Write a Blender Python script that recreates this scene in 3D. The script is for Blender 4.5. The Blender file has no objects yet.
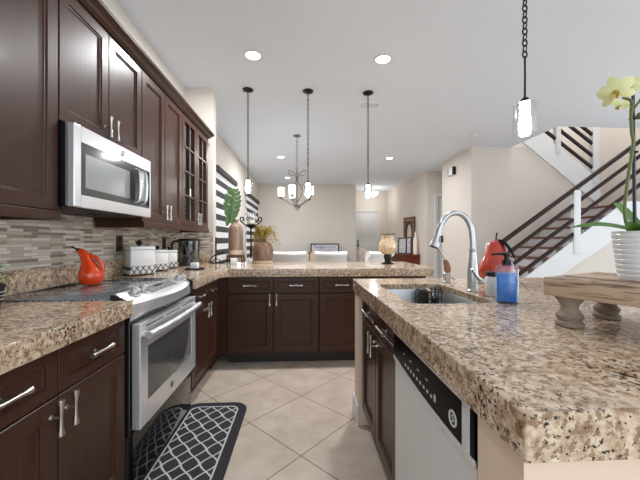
import bpy, bmesh, math, random
from mathutils import Vector, Matrix
S = bpy.context.scene
C = S.collection
PI = math.pi

# ------------------------------------------------------------------ camera
cam_d = bpy.data.cameras.new('camera'); cam = bpy.data.objects.new('camera', cam_d); C.objects.link(cam)
S.camera = cam
cam_d.sensor_fit = 'HORIZONTAL'; cam_d.sensor_width = 36.0
cam_d.lens = 36.0 * 316.0 / 640.0
cam_d.clip_start = 0.02
YAW = math.atan(17 / 316)
cam.location = (0, 0, 1.183)
cam.rotation_euler = (PI / 2, 0, -YAW)

# ------------------------------------------------------------------ world, lights, exposure
S.view_settings.view_transform = 'Standard'
S.view_settings.look = 'None'
S.view_settings.gamma = 1.0
S.view_settings.use_curve_mapping = False
S.view_settings.exposure = 0.09
W = bpy.data.worlds.new('world'); S.world = W; W.use_nodes = True
W.node_tree.nodes['Background'].inputs[0].default_value = (0.86, 0.94, 1.0, 1)
W.node_tree.nodes['Background'].inputs[1].default_value = 1.15

def area(name, loc, rot, sx, sy, power, col=(1, 1, 1)):
    d = bpy.data.lights.new(name, 'AREA'); d.shape = 'RECTANGLE'; d.size = sx; d.size_y = sy
    d.energy = power; d.color = col
    o = bpy.data.objects.new(name, d); C.objects.link(o); o.location = loc; o.rotation_euler = rot
    return o
# added fill lights standing for unseen daylight behind the camera and on the right
area('rear_fill', (1.2, -2.3, 1.45), (PI / 2, 0, 0), 4.5, 2.2, 44, (0.88, 0.95, 1.0))
area('right_fill', (6.4, 1.5, 1.5), (PI / 2, 0, PI / 2), 4.5, 2.3, 66, (0.88, 0.95, 1.0))
# daylight through the two dining windows
area('dining_window_daylight', (-1.33, 5.95, 1.4), (0, -PI / 2 - 0.5, 0), 1.8, 1.3, 16, (0.92, 0.97, 1.0))
area('dining_window_daylight', (-1.33, 9.0, 1.4), (0, -PI / 2 - 0.5, 0), 1.8, 1.8, 11, (0.92, 0.97, 1.0))
area('stairwell_fill', (5.2, 5.6, 5.4), (0, 0, 0), 2.2, 1.4, 55, (0.95, 0.98, 1.0))  # added fill light brightening the stairwell from above, not a window
S.cycles.use_denoising = True
S.cycles.max_bounces = 8
S.cycles.sample_clamp_indirect = 6.0
S.cycles.caustics_reflective = False
S.cycles.caustics_refractive = False

# ------------------------------------------------------------------ materials
def srgb(r, g, b):
    f = lambda v: (v / 255) / 12.92 if v / 255 <= 0.04045 else ((v / 255 + 0.055) / 1.055) ** 2.4
    return (f(r), f(g), f(b), 1)

def newmat(name):
    m = bpy.data.materials.new(name); m.use_nodes = True
    nt = m.node_tree; return m, nt, nt.nodes['Principled BSDF']

def N(nt, typ, **kw):
    n = nt.nodes.new(typ)
    for k, v in kw.items():
        if k in n.inputs.keys(): n.inputs[k].default_value = v
        else: setattr(n, k, v)
    return n

def ramp(nt, stops, interp='LINEAR'):
    n = nt.nodes.new('ShaderNodeValToRGB'); r = n.color_ramp; r.interpolation = interp
    while len(r.elements) < len(stops): r.elements.new(0.5)
    for e, (p, c) in zip(r.elements, stops): e.position = p; e.color = c
    return n

def plain(name, col, rough=0.5, metal=0.0, coat=0.0, spec=0.5, vary=0.04, scale=18.0):
    """one base colour with a very slight procedural mottling"""
    m, nt, b = newmat(name)
    tc = N(nt, 'ShaderNodeTexCoord'); nz = N(nt, 'ShaderNodeTexNoise', Scale=scale, Detail=3.0)
    nt.links.new(tc.outputs['Object'], nz.inputs['Vector'])
    lo = tuple(max(0, c * (1 - vary)) for c in col[:3]) + (1,); hi = tuple(min(1, c * (1 + vary)) for c in col[:3]) + (1,)
    r = ramp(nt, [(0.3, lo), (0.7, hi)])
    nt.links.new(nz.outputs['Fac'], r.inputs['Fac']); nt.links.new(r.outputs['Color'], b.inputs['Base Color'])
    b.inputs['Roughness'].default_value = rough; b.inputs['Metallic'].default_value = metal
    b.inputs['Coat Weight'].default_value = coat; b.inputs['Coat Roughness'].default_value = 0.12
    b.inputs['Specular IOR Level'].default_value = spec
    return m

def granite(name):
    m, nt, b = newmat(name); L = nt.links.new
    tc = N(nt, 'ShaderNodeTexCoord')
    n1 = N(nt, 'ShaderNodeTexNoise', Scale=42.0, Detail=6.0, Roughness=0.68)
    n2 = N(nt, 'ShaderNodeTexNoise', Scale=110.0, Detail=4.0, Roughness=0.62)
    n3 = N(nt, 'ShaderNodeTexNoise', Scale=7.0, Detail=3.0)
    v1 = N(nt, 'ShaderNodeTexVoronoi', Scale=95.0, Randomness=1.0)
    for n in (n1, n2, n3, v1): L(tc.outputs['Object'], n.inputs['Vector'])
    r1 = ramp(nt, [(0.30, srgb(134, 106, 84)), (0.44, srgb(186, 160, 133)), (0.56, srgb(210, 190, 166)), (0.70, srgb(231, 218, 201))])
    L(n1.outputs['Fac'], r1.inputs['Fac'])
    # dark mineral flecks, clustered
    ad = N(nt, 'ShaderNodeMath', operation='ADD'); L(n2.outputs['Fac'], ad.inputs[0])
    sc = N(nt, 'ShaderNodeMath', operation='MULTIPLY'); L(n3.outputs['Fac'], sc.inputs[0]); sc.inputs[1].default_value = 0.35
    L(sc.outputs[0], ad.inputs[1])
    r2 = ramp(nt, [(0.755, (0, 0, 0, 1)), (0.79, (1, 1, 1, 1))]); L(ad.outputs[0], r2.inputs['Fac'])
    mx = N(nt, 'ShaderNodeMixRGB'); L(r2.outputs['Color'], mx.inputs['Fac']); mx.inputs[2].default_value = srgb(44, 36, 34)
    n4 = N(nt, 'ShaderNodeTexNoise', Scale=60.0, Detail=3.0, Roughness=0.55); L(tc.outputs['Object'], n4.inputs['Vector'])
    r3 = ramp(nt, [(0.53, (0, 0, 0, 1)), (0.60, (0.85, 0.85, 0.85, 1))]); L(n4.outputs['Fac'], r3.inputs['Fac'])
    mx2 = N(nt, 'ShaderNodeMixRGB'); L(r3.outputs['Color'], mx2.inputs['Fac']); L(r1.outputs['Color'], mx2.inputs[1]); mx2.inputs[2].default_value = srgb(136, 106, 82)
    L(mx2.outputs[0], mx.inputs[1]); L(mx.outputs[0], b.inputs['Base Color'])
    b.inputs['Roughness'].default_value = 0.13
    return m

def wood(name, dark, light, rough=0.35, coat=0.0, scale=(18, 18, 1.2), contrast=(0.3, 0.7)):
    m, nt, b = newmat(name); L = nt.links.new
    tc = N(nt, 'ShaderNodeTexCoord'); mp = N(nt, 'ShaderNodeMapping'); mp.inputs['Scale'].default_value = scale
    n = N(nt, 'ShaderNodeTexNoise', Scale=3.0, Detail=6.0, Roughness=0.6, Distortion=0.4)
    L(tc.outputs['Object'], mp.inputs[0]); L(mp.outputs[0], n.inputs['Vector'])
    r = ramp(nt, [(contrast[0], dark), (contrast[1], light)]); L(n.outputs['Fac'], r.inputs['Fac'])
    L(r.outputs['Color'], b.inputs['Base Color'])
    b.inputs['Roughness'].default_value = rough; b.inputs['Coat Weight'].default_value = coat; b.inputs['Coat Roughness'].default_value = 0.15
    b.inputs['Specular IOR Level'].default_value = 0.26
    return m

def mosaic(name):
    m, nt, b = newmat(name); L = nt.links.new
    tc = N(nt, 'ShaderNodeTexCoord'); sp = N(nt, 'ShaderNodeSeparateXYZ'); L(tc.outputs['Object'], sp.inputs[0])
    ad = N(nt, 'ShaderNodeMath', operation='ADD'); L(sp.outputs['X'], ad.inputs[0]); L(sp.outputs['Y'], ad.inputs[1])
    cb = N(nt, 'ShaderNodeCombineXYZ'); L(ad.outputs[0], cb.inputs['X']); L(sp.outputs['Z'], cb.inputs['Y'])
    br = N(nt, 'ShaderNodeTexBrick'); L(cb.outputs[0], br.inputs['Vector'])
    br.inputs['Color1'].default_value = (0, 0, 0, 1); br.inputs['Color2'].default_value = (1, 1, 1, 1)
    br.inputs['Mortar'].default_value = (0.5, 0.5, 0.5, 1)
    br.inputs['Scale'].default_value = 1.0; br.inputs['Mortar Size'].default_value = 0.0011
    br.inputs['Brick Width'].default_value = 0.088; br.inputs['Row Height'].default_value = 0.0155
    br.offset = 0.37; br.squash = 1.35; br.squash_frequency = 2
    r = ramp(nt, [(0.0, srgb(138, 126, 116)), (0.15, srgb(190, 178, 164)), (0.34, srgb(214, 204, 190)), (0.55, srgb(168, 152, 138)), (0.66, srgb(226, 218, 208)), (0.84, srgb(198, 182, 164))], 'CONSTANT')
    L(br.outputs['Color'], r.inputs['Fac'])
    mx = N(nt, 'ShaderNodeMixRGB'); L(br.outputs['Fac'], mx.inputs['Fac']); L(r.outputs['Color'], mx.inputs[1]); mx.inputs[2].default_value = srgb(170, 160, 148)
    L(mx.outputs[0], b.inputs['Base Color']); b.inputs['Roughness'].default_value = 0.25
    return m

def tile_floor(name):
    m, nt, b = newmat(name); L = nt.links.new
    tc = N(nt, 'ShaderNodeTexCoord')
    mp = N(nt, 'ShaderNodeMapping'); mp.vector_type = 'TEXTURE'
    mp.inputs['Location'].default_value = (-0.012, 2.403, 0); mp.inputs['Rotation'].default_value = (0, 0, PI / 4)
    t = 0.668 / math.sqrt(2); mp.inputs['Scale'].default_value = (t, t, t)
    L(tc.outputs['Object'], mp.inputs[0])
    br = N(nt, 'ShaderNodeTexBrick'); br.offset = 0.0; br.squash = 1.0
    L(mp.outputs[0], br.inputs['Vector'])
    br.inputs['Scale'].default_value = 1.0; br.inputs['Brick Width'].default_value = 1.0; br.inputs['Row Height'].default_value = 1.0
    br.inputs['Mortar Size'].default_value = 0.0068; br.inputs['Mortar Smooth'].default_value = 0.1
    br.inputs['Color1'].default_value = (0, 0, 0, 1); br.inputs['Color2'].default_value = (1, 1, 1, 1)
    n = N(nt, 'ShaderNodeTexNoise', Scale=6.0, Detail=5.0, Roughness=0.6); L(tc.outputs['Object'], n.inputs['Vector'])
    r = ramp(nt, [(0.3, srgb(183, 166, 149)), (0.7, srgb(207, 192, 176))]); L(n.outputs['Fac'], r.inputs['Fac'])
    sh = N(nt, 'ShaderNodeMixRGB', blend_type='MULTIPLY'); sh.inputs['Fac'].default_value = 0.06
    L(r.outputs['Color'], sh.inputs[1]); L(br.outputs['Color'], sh.inputs[2])
    mx = N(nt, 'ShaderNodeMixRGB'); L(br.outputs['Fac'], mx.inputs['Fac']); L(sh.outputs[0], mx.inputs[1]); mx.inputs[2].default_value = srgb(118, 98, 82)
    L(mx.outputs[0], b.inputs['Base Color']); b.inputs['Roughness'].default_value = 0.38
    return m

def clear_glass(name, tint=(1, 1, 1, 1), refl=0.05, rough=0.02):
    m, nt, b = newmat(name); L = nt.links.new
    tr = N(nt, 'ShaderNodeBsdfTransparent'); tr.inputs[0].default_value = tint
    gl = N(nt, 'ShaderNodeBsdfGlossy'); gl.inputs['Roughness'].default_value = rough
    lw = N(nt, 'ShaderNodeLayerWeight'); lw.inputs['Blend'].default_value = 0.35
    mu = N(nt, 'ShaderNodeMath', operation='MULTIPLY_ADD'); L(lw.outputs['Facing'], mu.inputs[0]); mu.inputs[1].default_value = 0.55; mu.inputs[2].default_value = refl
    mx = N(nt, 'ShaderNodeMixShader'); L(mu.outputs[0], mx.inputs['Fac']); L(tr.outputs[0], mx.inputs[1]); L(gl.outputs[0], mx.inputs[2])
    L(mx.outputs[0], nt.nodes['Material Output'].inputs['Surface'])
    return m

def emit(name, col, s):
    m, nt, b = newmat(name)
    b.inputs['Base Color'].default_value = (0.8, 0.8, 0.8, 1)
    b.inputs['Emission Color'].default_value = col; b.inputs['Emission Strength'].default_value = s
    return m

def steel(name, col, rough=0.3, axis=(1, 1, 60), vary=0.06, metal=1.0):
    m, nt, b = newmat(name); L = nt.links.new
    tc = N(nt, 'ShaderNodeTexCoord'); mp = N(nt, 'ShaderNodeMapping'); mp.inputs['Scale'].default_value = axis
    n = N(nt, 'ShaderNodeTexNoise', Scale=8.0, Detail=4.0); L(tc.outputs['Object'], mp.inputs[0]); L(mp.outputs[0], n.inputs['Vector'])
    r = ramp(nt, [(0.3, tuple(c * (1 - vary) for c in col[:3]) + (1,)), (0.7, col)]); L(n.outputs['Fac'], r.inputs['Fac'])
    L(r.outputs['Color'], b.inputs['Base Color']); b.inputs['Metallic'].default_value = metal; b.inputs['Roughness'].default_value = rough
    return m

def trellis(name, axes, cell, ground, line, w, ogee=0.0):
    """diamond lattice of light lines on a dark ground; axes are the two object axes used"""
    m, nt, b = newmat(name); L = nt.links.new
    tc = N(nt, 'ShaderNodeTexCoord'); sp = N(nt, 'ShaderNodeSeparateXYZ'); L(tc.outputs['Object'], sp.inputs[0])
    def sc(ax, s):
        n = N(nt, 'ShaderNodeMath', operation='DIVIDE'); L(sp.outputs[ax], n.inputs[0]); n.inputs[1].default_value = s; return n
    u, v = sc(axes[0], cell[0]), sc(axes[1], cell[1])
    if ogee:
        s_ = N(nt, 'ShaderNodeMath', operation='MULTIPLY'); L(v.outputs[0], s_.inputs[0]); s_.inputs[1].default_value = 2 * PI
        sn = N(nt, 'ShaderNodeMath', operation='SINE'); L(s_.outputs[0], sn.inputs[0])
        mu = N(nt, 'ShaderNodeMath', operation='MULTIPLY'); L(sn.outputs[0], mu.inputs[0]); mu.inputs[1].default_value = ogee
    def lines(op, sgn):
        a = N(nt, 'ShaderNodeMath', operation=op); L(u.outputs[0], a.inputs[0]); L(v.outputs[0], a.inputs[1])
        if ogee:
            a2 = N(nt, 'ShaderNodeMath', operation='ADD' if sgn > 0 else 'SUBTRACT'); L(a.outputs[0], a2.inputs[0]); L(mu.outputs[0], a2.inputs[1]); a = a2
        p = N(nt, 'ShaderNodeMath', operation='PINGPONG'); L(a.outputs[0], p.inputs[0]); p.inputs[1].default_value = 0.5
        return p
    p1, p2 = lines('ADD', 1), lines('SUBTRACT', -1)
    mn = N(nt, 'ShaderNodeMath', operation='MINIMUM'); L(p1.outputs[0], mn.inputs[0]); L(p2.outputs[0], mn.inputs[1])
    r = ramp(nt, [(w * 0.85, line), (w * 1.15, ground)]); L(mn.outputs[0], r.inputs['Fac'])
    nz = N(nt, 'ShaderNodeTexNoise', Scale=220.0, Detail=2.0); L(tc.outputs['Object'], nz.inputs['Vector'])
    mx = N(nt, 'ShaderNodeMixRGB', blend_type='MULTIPLY'); mx.inputs['Fac'].default_value = 0.35; L(r.outputs['Color'], mx.inputs[1]); L(nz.outputs['Fac'], mx.inputs[2])
    L(mx.outputs[0], b.inputs['Base Color']); b.inputs['Roughness'].default_value = 0.85
    return m

M = {}
M['ceiling'] = plain('ceiling_paint', srgb(229, 235, 243), 0.9, vary=0.008, scale=3)
M['wall'] = plain('beige_wall_paint', srgb(217, 209, 200), 0.85, vary=0.01, scale=4)
M['white'] = plain('white_trim_paint', srgb(220, 221, 222), 0.5, vary=0.01)
M['floor'] = tile_floor('diagonal_tile_floor')
M['granite'] = granite('brown_granite')
M['cab'] = wood('espresso_cabinet_wood', srgb(55, 32, 23), srgb(70, 42, 31), 0.34, 0.04, scale=(30, 30, 1.5))
M['cabin'] = plain('cabinet_interior', srgb(60, 42, 36), 0.6)
M['toe'] = plain('toe_kick_black', srgb(28, 20, 18), 0.5)
M['mosaic'] = mosaic('linear_mosaic_tile')
M['nickel'] = steel('brushed_nickel', srgb(205, 200, 194), 0.28)
M['steel'] = steel('stainless_steel', srgb(222, 223, 225), 0.36, (60, 60, 1.0), 0.04, 0.2)
M['steelh'] = steel('stainless_steel_wide', srgb(226, 226, 228), 0.28, (60, 1.0, 60), 0.04, 0.62)
M['chrome'] = steel('polished_steel', srgb(196, 198, 200), 0.27, metal=0.8)
M['satin'] = steel('satin_steel', srgb(190, 190, 190), 0.42, metal=0.6)
M['sink'] = steel('sink_steel', srgb(214, 216, 218), 0.38, metal=0.85)
M['black'] = plain('black_plastic', srgb(18, 18, 19), 0.35)
M['blackgloss'] = plain('black_glass', srgb(8, 8, 9), 0.3, spec=0.02)
M['ovenglass'] = plain('grey_oven_glass', srgb(92, 92, 92), 0.1, spec=0.9, metal=0.35)
def speckled(name):
    m, nt, b = newmat(name); L = nt.links.new
    tc = N(nt, 'ShaderNodeTexCoord'); n = N(nt, 'ShaderNodeTexNoise', Scale=160.0, Detail=3.0); L(tc.outputs['Object'], n.inputs['Vector'])
    r = ramp(nt, [(0.42, srgb(52, 54, 57)), (0.6, srgb(150, 154, 158))]); L(n.outputs['Fac'], r.inputs['Fac']); L(r.outputs['Color'], b.inputs['Base Color'])
    b.inputs['Roughness'].default_value = 0.05; b.inputs['Specular IOR Level'].default_value = 0.9
    return m
M['cooktop'] = speckled('speckled_ceramic_cooktop')
M['iron'] = plain('dark_iron', srgb(44, 38, 36), 0.45, 0.6)
M['bronze'] = plain('dark_bronze', srgb(52, 46, 44), 0.32, 0.8)
M['orange'] = plain('orange_glaze', srgb(232, 72, 16), 0.12, coat=0.6, vary=0.02)
M['pear'] = plain('red_pear_glaze', srgb(176, 60, 42), 0.16, coat=0.4, vary=0.12, scale=8)
M['ceramic'] = plain('white_ceramic', srgb(236, 236, 236), 0.15, coat=0.3, vary=0.01)
M['potwhite'] = plain('white_pot_glaze', srgb(232, 234, 237), 0.25, vary=0.015)
M['pewter'] = plain('pewter_metal', srgb(122, 112, 106), 0.4, 0.5)
M['glass'] = clear_glass('clear_glass')
M['shadeglass'] = clear_glass('seeded_lamp_glass', (0.93, 0.94, 0.95, 1), 0.16, 0.1)
M['bottleglass'] = clear_glass('thick_bottle_glass', (0.90, 0.92, 0.94, 1), 0.08, 0.06)
M['matteblack'] = plain('matte_black', srgb(16, 14, 14), 0.8, spec=0.1)
M['drawerblack'] = plain('glossy_black_enamel', srgb(12, 12, 13), 0.07, spec=0.6)
M['winglass'] = clear_glass('window_glass', refl=0.04)
M['cabglass'] = clear_glass('cabinet_door_glass', (0.75, 0.75, 0.75, 1), 0.22)
M['pitcher'] = clear_glass('smoky_pitcher_plastic', (0.62, 0.65, 0.70, 1), 0.10)
M['bluesoap'] = plain('blue_soap', srgb(0, 140, 250), 0.15, coat=0.0, vary=0.05)
M['bulb'] = emit('lit_bulb', (1.0, 0.98, 0.95, 1), 30.0)
M['lampdisc'] = emit('recessed_lamp_glow', (1.0, 0.98, 0.96, 1), 9.0)
M['shadeglow'] = emit('frosted_lit_shade', (1.0, 0.97, 0.93, 1), 2.6)
M['blinddark'] = plain('charcoal_blind_fabric', srgb(62, 58, 58), 0.8)
M['blindwhite'] = plain('sheer_white_blind_fabric', srgb(240, 240, 240), 0.9)
M['handrail'] = wood('dark_handrail_wood', srgb(34, 20, 17), srgb(50, 29, 24), 0.5, scale=(2, 18, 18))
M['tread'] = wood('reddish_tread_wood', srgb(104, 62, 48), srgb(134, 84, 66), 0.4, scale=(18, 1.5, 18))
M['railblack'] = plain('black_rail_paint', srgb(24, 20, 20), 0.4)
M['riserwood'] = wood('weathered_board', srgb(96, 76, 62), srgb(190, 166, 142), 0.65, scale=(5, 2.2, 34), contrast=(0.34, 0.52))
M['legwood'] = wood('weathered_grey_leg', srgb(112, 98, 86), srgb(160, 146, 130), 0.7, scale=(4, 4, 9))
M['vasebrown'] = wood('streaked_brown_glaze', srgb(120, 95, 80), srgb(160, 134, 117), 0.3, 0.3, scale=(14, 14, 1.5))
M['jugbrown'] = wood('brown_glaze', srgb(100, 74, 60), srgb(134, 104, 87), 0.2, 0.5, scale=(8, 8, 3))
M['cream'] = plain('raw_clay_cream', srgb(206, 188, 164), 0.6)
M['leaf'] = plain('green_leaf', srgb(66, 92, 50), 0.45, vary=0.4, scale=25)
M['leafdark'] = plain('orchid_leaf', srgb(84, 128, 48), 0.35, vary=0.25, scale=12)
M['sprig'] = plain('yellow_green_sprigs', srgb(166, 142, 52), 0.6, vary=0.3, scale=30)
M['petal'] = plain('pale_yellow_petal', srgb(228, 228, 172), 0.5, vary=0.08, scale=40)
M['petalcore'] = plain('golden_orchid_lip', srgb(180, 150, 60), 0.5, vary=0.2)
M['stem'] = plain('orchid_stem_green', srgb(96, 100, 52), 0.5)
M['stake'] = plain('dark_plant_stake', srgb(30, 32, 40), 0.4)
M['mat'] = trellis('trellis_mat', ('X', 'Y'), (0.098, 0.116), srgb(46, 45, 50), srgb(206, 204, 204), 0.062, 0.05)
M['matborder'] = plain('black_mat_border', srgb(30, 29, 32), 0.8, vary=0.3, scale=120)
M['matline'] = plain('light_grey_mat_line', srgb(192, 190, 190), 0.9)
M['canband'] = trellis('black_trellis_band', ('X', 'Z'), (0.042, 0.056), srgb(232, 232, 232), srgb(44, 44, 46), 0.10)
M['mercury'] = plain('gold_crackle_glass', srgb(212, 188, 156), 0.18, 0.2, vary=0.35, scale=60)
M['upholst'] = plain('white_upholstery', srgb(250, 249, 247), 0.7, vary=0.02)
M['beigefab'] = plain('beige_upholstery', srgb(176, 158, 140), 0.85)
M['redwood'] = wood('red_brown_wood', srgb(84, 38, 26), srgb(116, 58, 40), 0.35, scale=(2, 18, 18))
M['carved'] = wood('carved_dark_wood', srgb(62, 42, 32), srgb(112, 80, 62), 0.5, scale=(40, 40, 40))
M['mirror'] = plain('mirror_silver', srgb(225, 225, 225), 0.04, 1.0, vary=0.0)
M['photo'] = plain('grey_photo_print', srgb(186, 182, 184), 0.4, vary=0.35, scale=22)
M['paper'] = plain('pale_sign_paper', srgb(226, 224, 232), 0.7, vary=0.02)
M['ink'] = plain('violet_ink', srgb(86, 76, 130), 0.6)
M['wax'] = plain('ivory_wax', srgb(240, 228, 212), 0.5)
M['brush'] = wood('brown_brush', srgb(104, 68, 48), srgb(186, 148, 118), 0.5, scale=(60, 60, 40))
M['stonepot'] = plain('black_pot', srgb(26, 26, 32), 0.3)
M['drum'] = plain('dark_grey_gap', srgb(40, 38, 38), 0.6)
M['display'] = plain('grey_display', srgb(150, 152, 152), 0.2)
M['grille'] = plain('grey_vent_paint', srgb(200, 200, 200), 0.6)
M['endwall'] = plain('island_wall_paint', srgb(224, 202, 182), 0.7, vary=0.03, scale=9)
M['ventwhite'] = plain('white_vent_paint', srgb(244, 244, 244), 0.5, vary=0.01)
M['outlet'] = plain('dark_bronze_plate', srgb(66, 52, 46), 0.4, 0.3)
M['fruit'] = plain('table_wood_dark', srgb(60, 44, 38), 0.5)

# ------------------------------------------------------------------ mesh building
def T(x, y, z): return Matrix.Translation((x, y, z))
def RZ(deg): return Matrix.Rotation(math.radians(deg), 4, 'Z')
def RX(deg): return Matrix.Rotation(math.radians(deg), 4, 'X')
def RY(deg): return Matrix.Rotation(math.radians(deg), 4, 'Y')

class MB:
    def __init__(s, m=None): s.bm = bmesh.new(); s.m = m or Matrix()
    def v(s, p): return s.bm.verts.new(s.m @ Vector(p))
    def face(s, pts):
        return s.bm.faces.new([s.v(p) for p in pts])
    def box(s, x0, y0, z0, x1, y1, z1, bev=0.0, seg=2):
        b = bmesh.new()
        bmesh.ops.create_cube(b, size=1.0, matrix=T((x0 + x1) / 2, (y0 + y1) / 2, (z0 + z1) / 2) @ Matrix.Diagonal((abs(x1 - x0), abs(y1 - y0), abs(z1 - z0), 1)))
        if bev: bmesh.ops.bevel(b, geom=b.edges[:], offset=bev, segments=seg, affect='EDGES', profile=0.5)
        s.merge(b); return s
    def merge(s, b):
        b.transform(s.m)
        me = bpy.data.meshes.new('tmp'); b.to_mesh(me); b.free(); s.bm.from_mesh(me); bpy.data.meshes.remove(me)
    def loft(s, rings, closed=True, caps=True):
        R = [[s.v(p) for p in r] for r in rings]; n = len(R[0])
        for a, b in zip(R, R[1:]):
            for i in range(n if closed else n - 1):
                j = (i + 1) % n; s.bm.faces.new((a[i], a[j], b[j], b[i]))
        if caps and closed:
            s.bm.faces.new(list(reversed(R[0]))); s.bm.faces.new(R[-1])
        return s
    def lathe(s, prof, c=(0, 0, 0), seg=32, axis='Z', caps=True):
        rings = []
        for r, h in prof:
            ring = []
            for i in range(seg):
                a = 2 * PI * i / seg; u, w = r * math.cos(a), r * math.sin(a)
                p = {'Z': (u, w, h), 'X': (h, u, w), 'Y': (w, h, u)}[axis]
                ring.append((p[0] + c[0], p[1] + c[1], p[2] + c[2]))
            rings.append(ring)
        return s.loft(rings, True, caps)
    def cyl(s, p0, p1, r, r1=None, seg=16):
        return s.tube([p0, p1], [r, r if r1 is None else r1], seg)
    def tube(s, pts, r, seg=10, closed=False):
        P = [Vector(p) for p in pts]; n = len(P); rr = r if isinstance(r, (list, tuple)) else [r] * n
        rings = []; up = None
        for i in range(n):
            if closed: d = P[(i + 1) % n] - P[i - 1]
            else: d = P[min(i + 1, n - 1)] - P[max(i - 1, 0)]
            d.normalize()
            if up is None:
                up = Vector((0, 0, 1)) if abs(d.z) < 0.9 else Vector((1, 0, 0))
            a = d.cross(up)
            if a.length < 1e-5: up = Vector((0, 1, 0)); a = d.cross(up)
            a.normalize(); b = a.cross(d).normalized(); up = b
            rings.append([tuple(P[i] + (a * math.cos(2 * PI * k / seg) + b * math.sin(2 * PI * k / seg)) * rr[i]) for k in range(seg)])
        if closed: rings.append(rings[0]); return s.loft(rings, True, False)
        return s.loft(rings)
    def sphere(s, c, r, sx=1, sy=1, sz=1, seg=20):
        b = bmesh.new(); bmesh.ops.create_uvsphere(b, u_segments=seg, v_segments=max(8, seg // 2), radius=r)
        b.transform(T(*c) @ Matrix.Diagonal((sx, sy, sz, 1))); s.merge(b); return s
    def torus(s, c, R, r, rot=None, seg=20, seg2=8, sx=1.0):
        pts = [(R * math.cos(2 * PI * i / seg) * sx, R * math.sin(2 * PI * i / seg), 0) for i in range(seg)]
        mm = T(*c) @ (rot or Matrix()); pts = [tuple(mm @ Vector(p)) for p in pts]
        return s.tube(pts, r, seg2, True)
    def prism(s, pts, axis, a0, a1):
        f = {'X': lambda p, a: (a, p[0], p[1]), 'Y': lambda p, a: (p[0], a, p[1]), 'Z': lambda p, a: (p[0], p[1], a)}[axis]
        r0 = [f(p, a0) for p in pts]; r1 = [f(p, a1) for p in pts]
        return s.loft([r0, r1])
    def leaf(s, pts, widths, side, thick=0.0012, fold=0.25):
        """curved leaf blade along pts; side = sideways direction"""
        P = [Vector(p) for p in pts]; sd = Vector(side).normalized(); top = []; n = len(P)
        for i in range(n):
            d = (P[min(i + 1, n - 1)] - P[max(i - 1, 0)]).normalized(); u = sd - d * sd.dot(d); u.normalize(); nn = u.cross(d)
            w = widths[i]
            top.append((P[i] - u * w + nn * w * fold, P[i], P[i] + u * w + nn * w * fold, P[i] - nn * thick))
        rings = [[tuple(t[0]), tuple(t[1]), tuple(t[2]), tuple(t[3])] for t in top]
        return s.loft(rings)
    def build(s, name, mat, parent=None, smooth=True, ang=35):
        bmesh.ops.recalc_face_normals(s.bm, faces=s.bm.faces[:])
        me = bpy.data.meshes.new(name); s.bm.to_mesh(me); s.bm.free()
        return link(name, me, mat, parent, smooth, ang)

def link(name, me, mat, parent=None, smooth=True, ang=35):
    me.materials.clear(); me.materials.append(mat)
    if smooth:
        for p in me.polygons: p.use_smooth = True
        me.set_sharp_from_angle(angle=math.radians(ang))
    o = bpy.data.objects.new(name, me); C.objects.link(o)
    if parent is not None:
        o.parent = parent; o.matrix_parent_inverse = Matrix.Translation(-parent.location)
    return o

def plate(name, loops, z0, z1, mat, parent=None, bev=0.004):
    """flat slab with holes: loops of (x, y); first is the outline"""
    cu = bpy.data.curves.new('plate', 'CURVE'); cu.dimensions = '2D'; cu.fill_mode = 'BOTH'
    cu.extrude = (z1 - z0) / 2 - bev; cu.bevel_depth = bev; cu.bevel_resolution = 2; cu.offset = -bev
    for lp in loops:
        sp = cu.splines.new('POLY'); sp.points.add(len(lp) - 1); sp.use_cyclic_u = True
        for p, q in zip(sp.points, lp): p.co = (q[0], q[1], 0, 1)
    o = bpy.data.objects.new('plate', cu); C.objects.link(o)
    dg = bpy.context.evaluated_depsgraph_get(); me = bpy.data.meshes.new_from_object(o.evaluated_get(dg))
    bpy.data.objects.remove(o); me.transform(T(0, 0, (z0 + z1) / 2))
    return link(name, me, mat, parent)

def rrect(x0, y0, x1, y1, r, n=6):
    out = []
    for cx, cy, a0 in ((x1 - r, y1 - r, 0), (x0 + r, y1 - r, 90), (x0 + r, y0 + r, 180), (x1 - r, y0 + r, 270)):
        for i in range(n + 1):
            a = math.radians(a0 + 90 * i / n); out.append((cx + r * math.cos(a), cy + r * math.sin(a)))
    return out

def thing(name, label, cat, loc, group=None):
    o = bpy.data.objects.new(name, None); C.objects.link(o); o.location = loc; o.empty_display_size = 0.05
    return tag(o, label, cat, group)
def tag(o, label, cat, group=None):
    o['label'] = label; o['category'] = cat
    if group: o['group'] = group
    return o
def struct(o): o['kind'] = 'structure'; return o
def dup(root, loc, label=None):
    r = root.copy(); C.objects.link(r); r.location = loc
    if label: r['label'] = label
    for ch in list(root.children):
        c = ch.copy(); C.objects.link(c); c.parent = r; c.matrix_parent_inverse = ch.matrix_parent_inverse.copy()
        for g in list(ch.children):
            d = g.copy(); C.objects.link(d); d.parent = c; d.matrix_parent_inverse = g.matrix_parent_inverse.copy()
    return r
def catmull(pts, n=8):
    P = [Vector(p) for p in pts]; P = [P[0] * 2 - P[1]] + P + [P[-1] * 2 - P[-2]]; out = []
    for i in range(1, len(P) - 2):
        for k in range(n):
            t = k / n; a, b, c, d = P[i - 1:i + 3]
            out.append(tuple(0.5 * ((2 * b) + (c - a) * t + (2 * a - 5 * b + 4 * c - d) * t * t + (3 * b - a - 3 * c + d) * t ** 3)))
    out.append(tuple(P[-2])); return out

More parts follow.
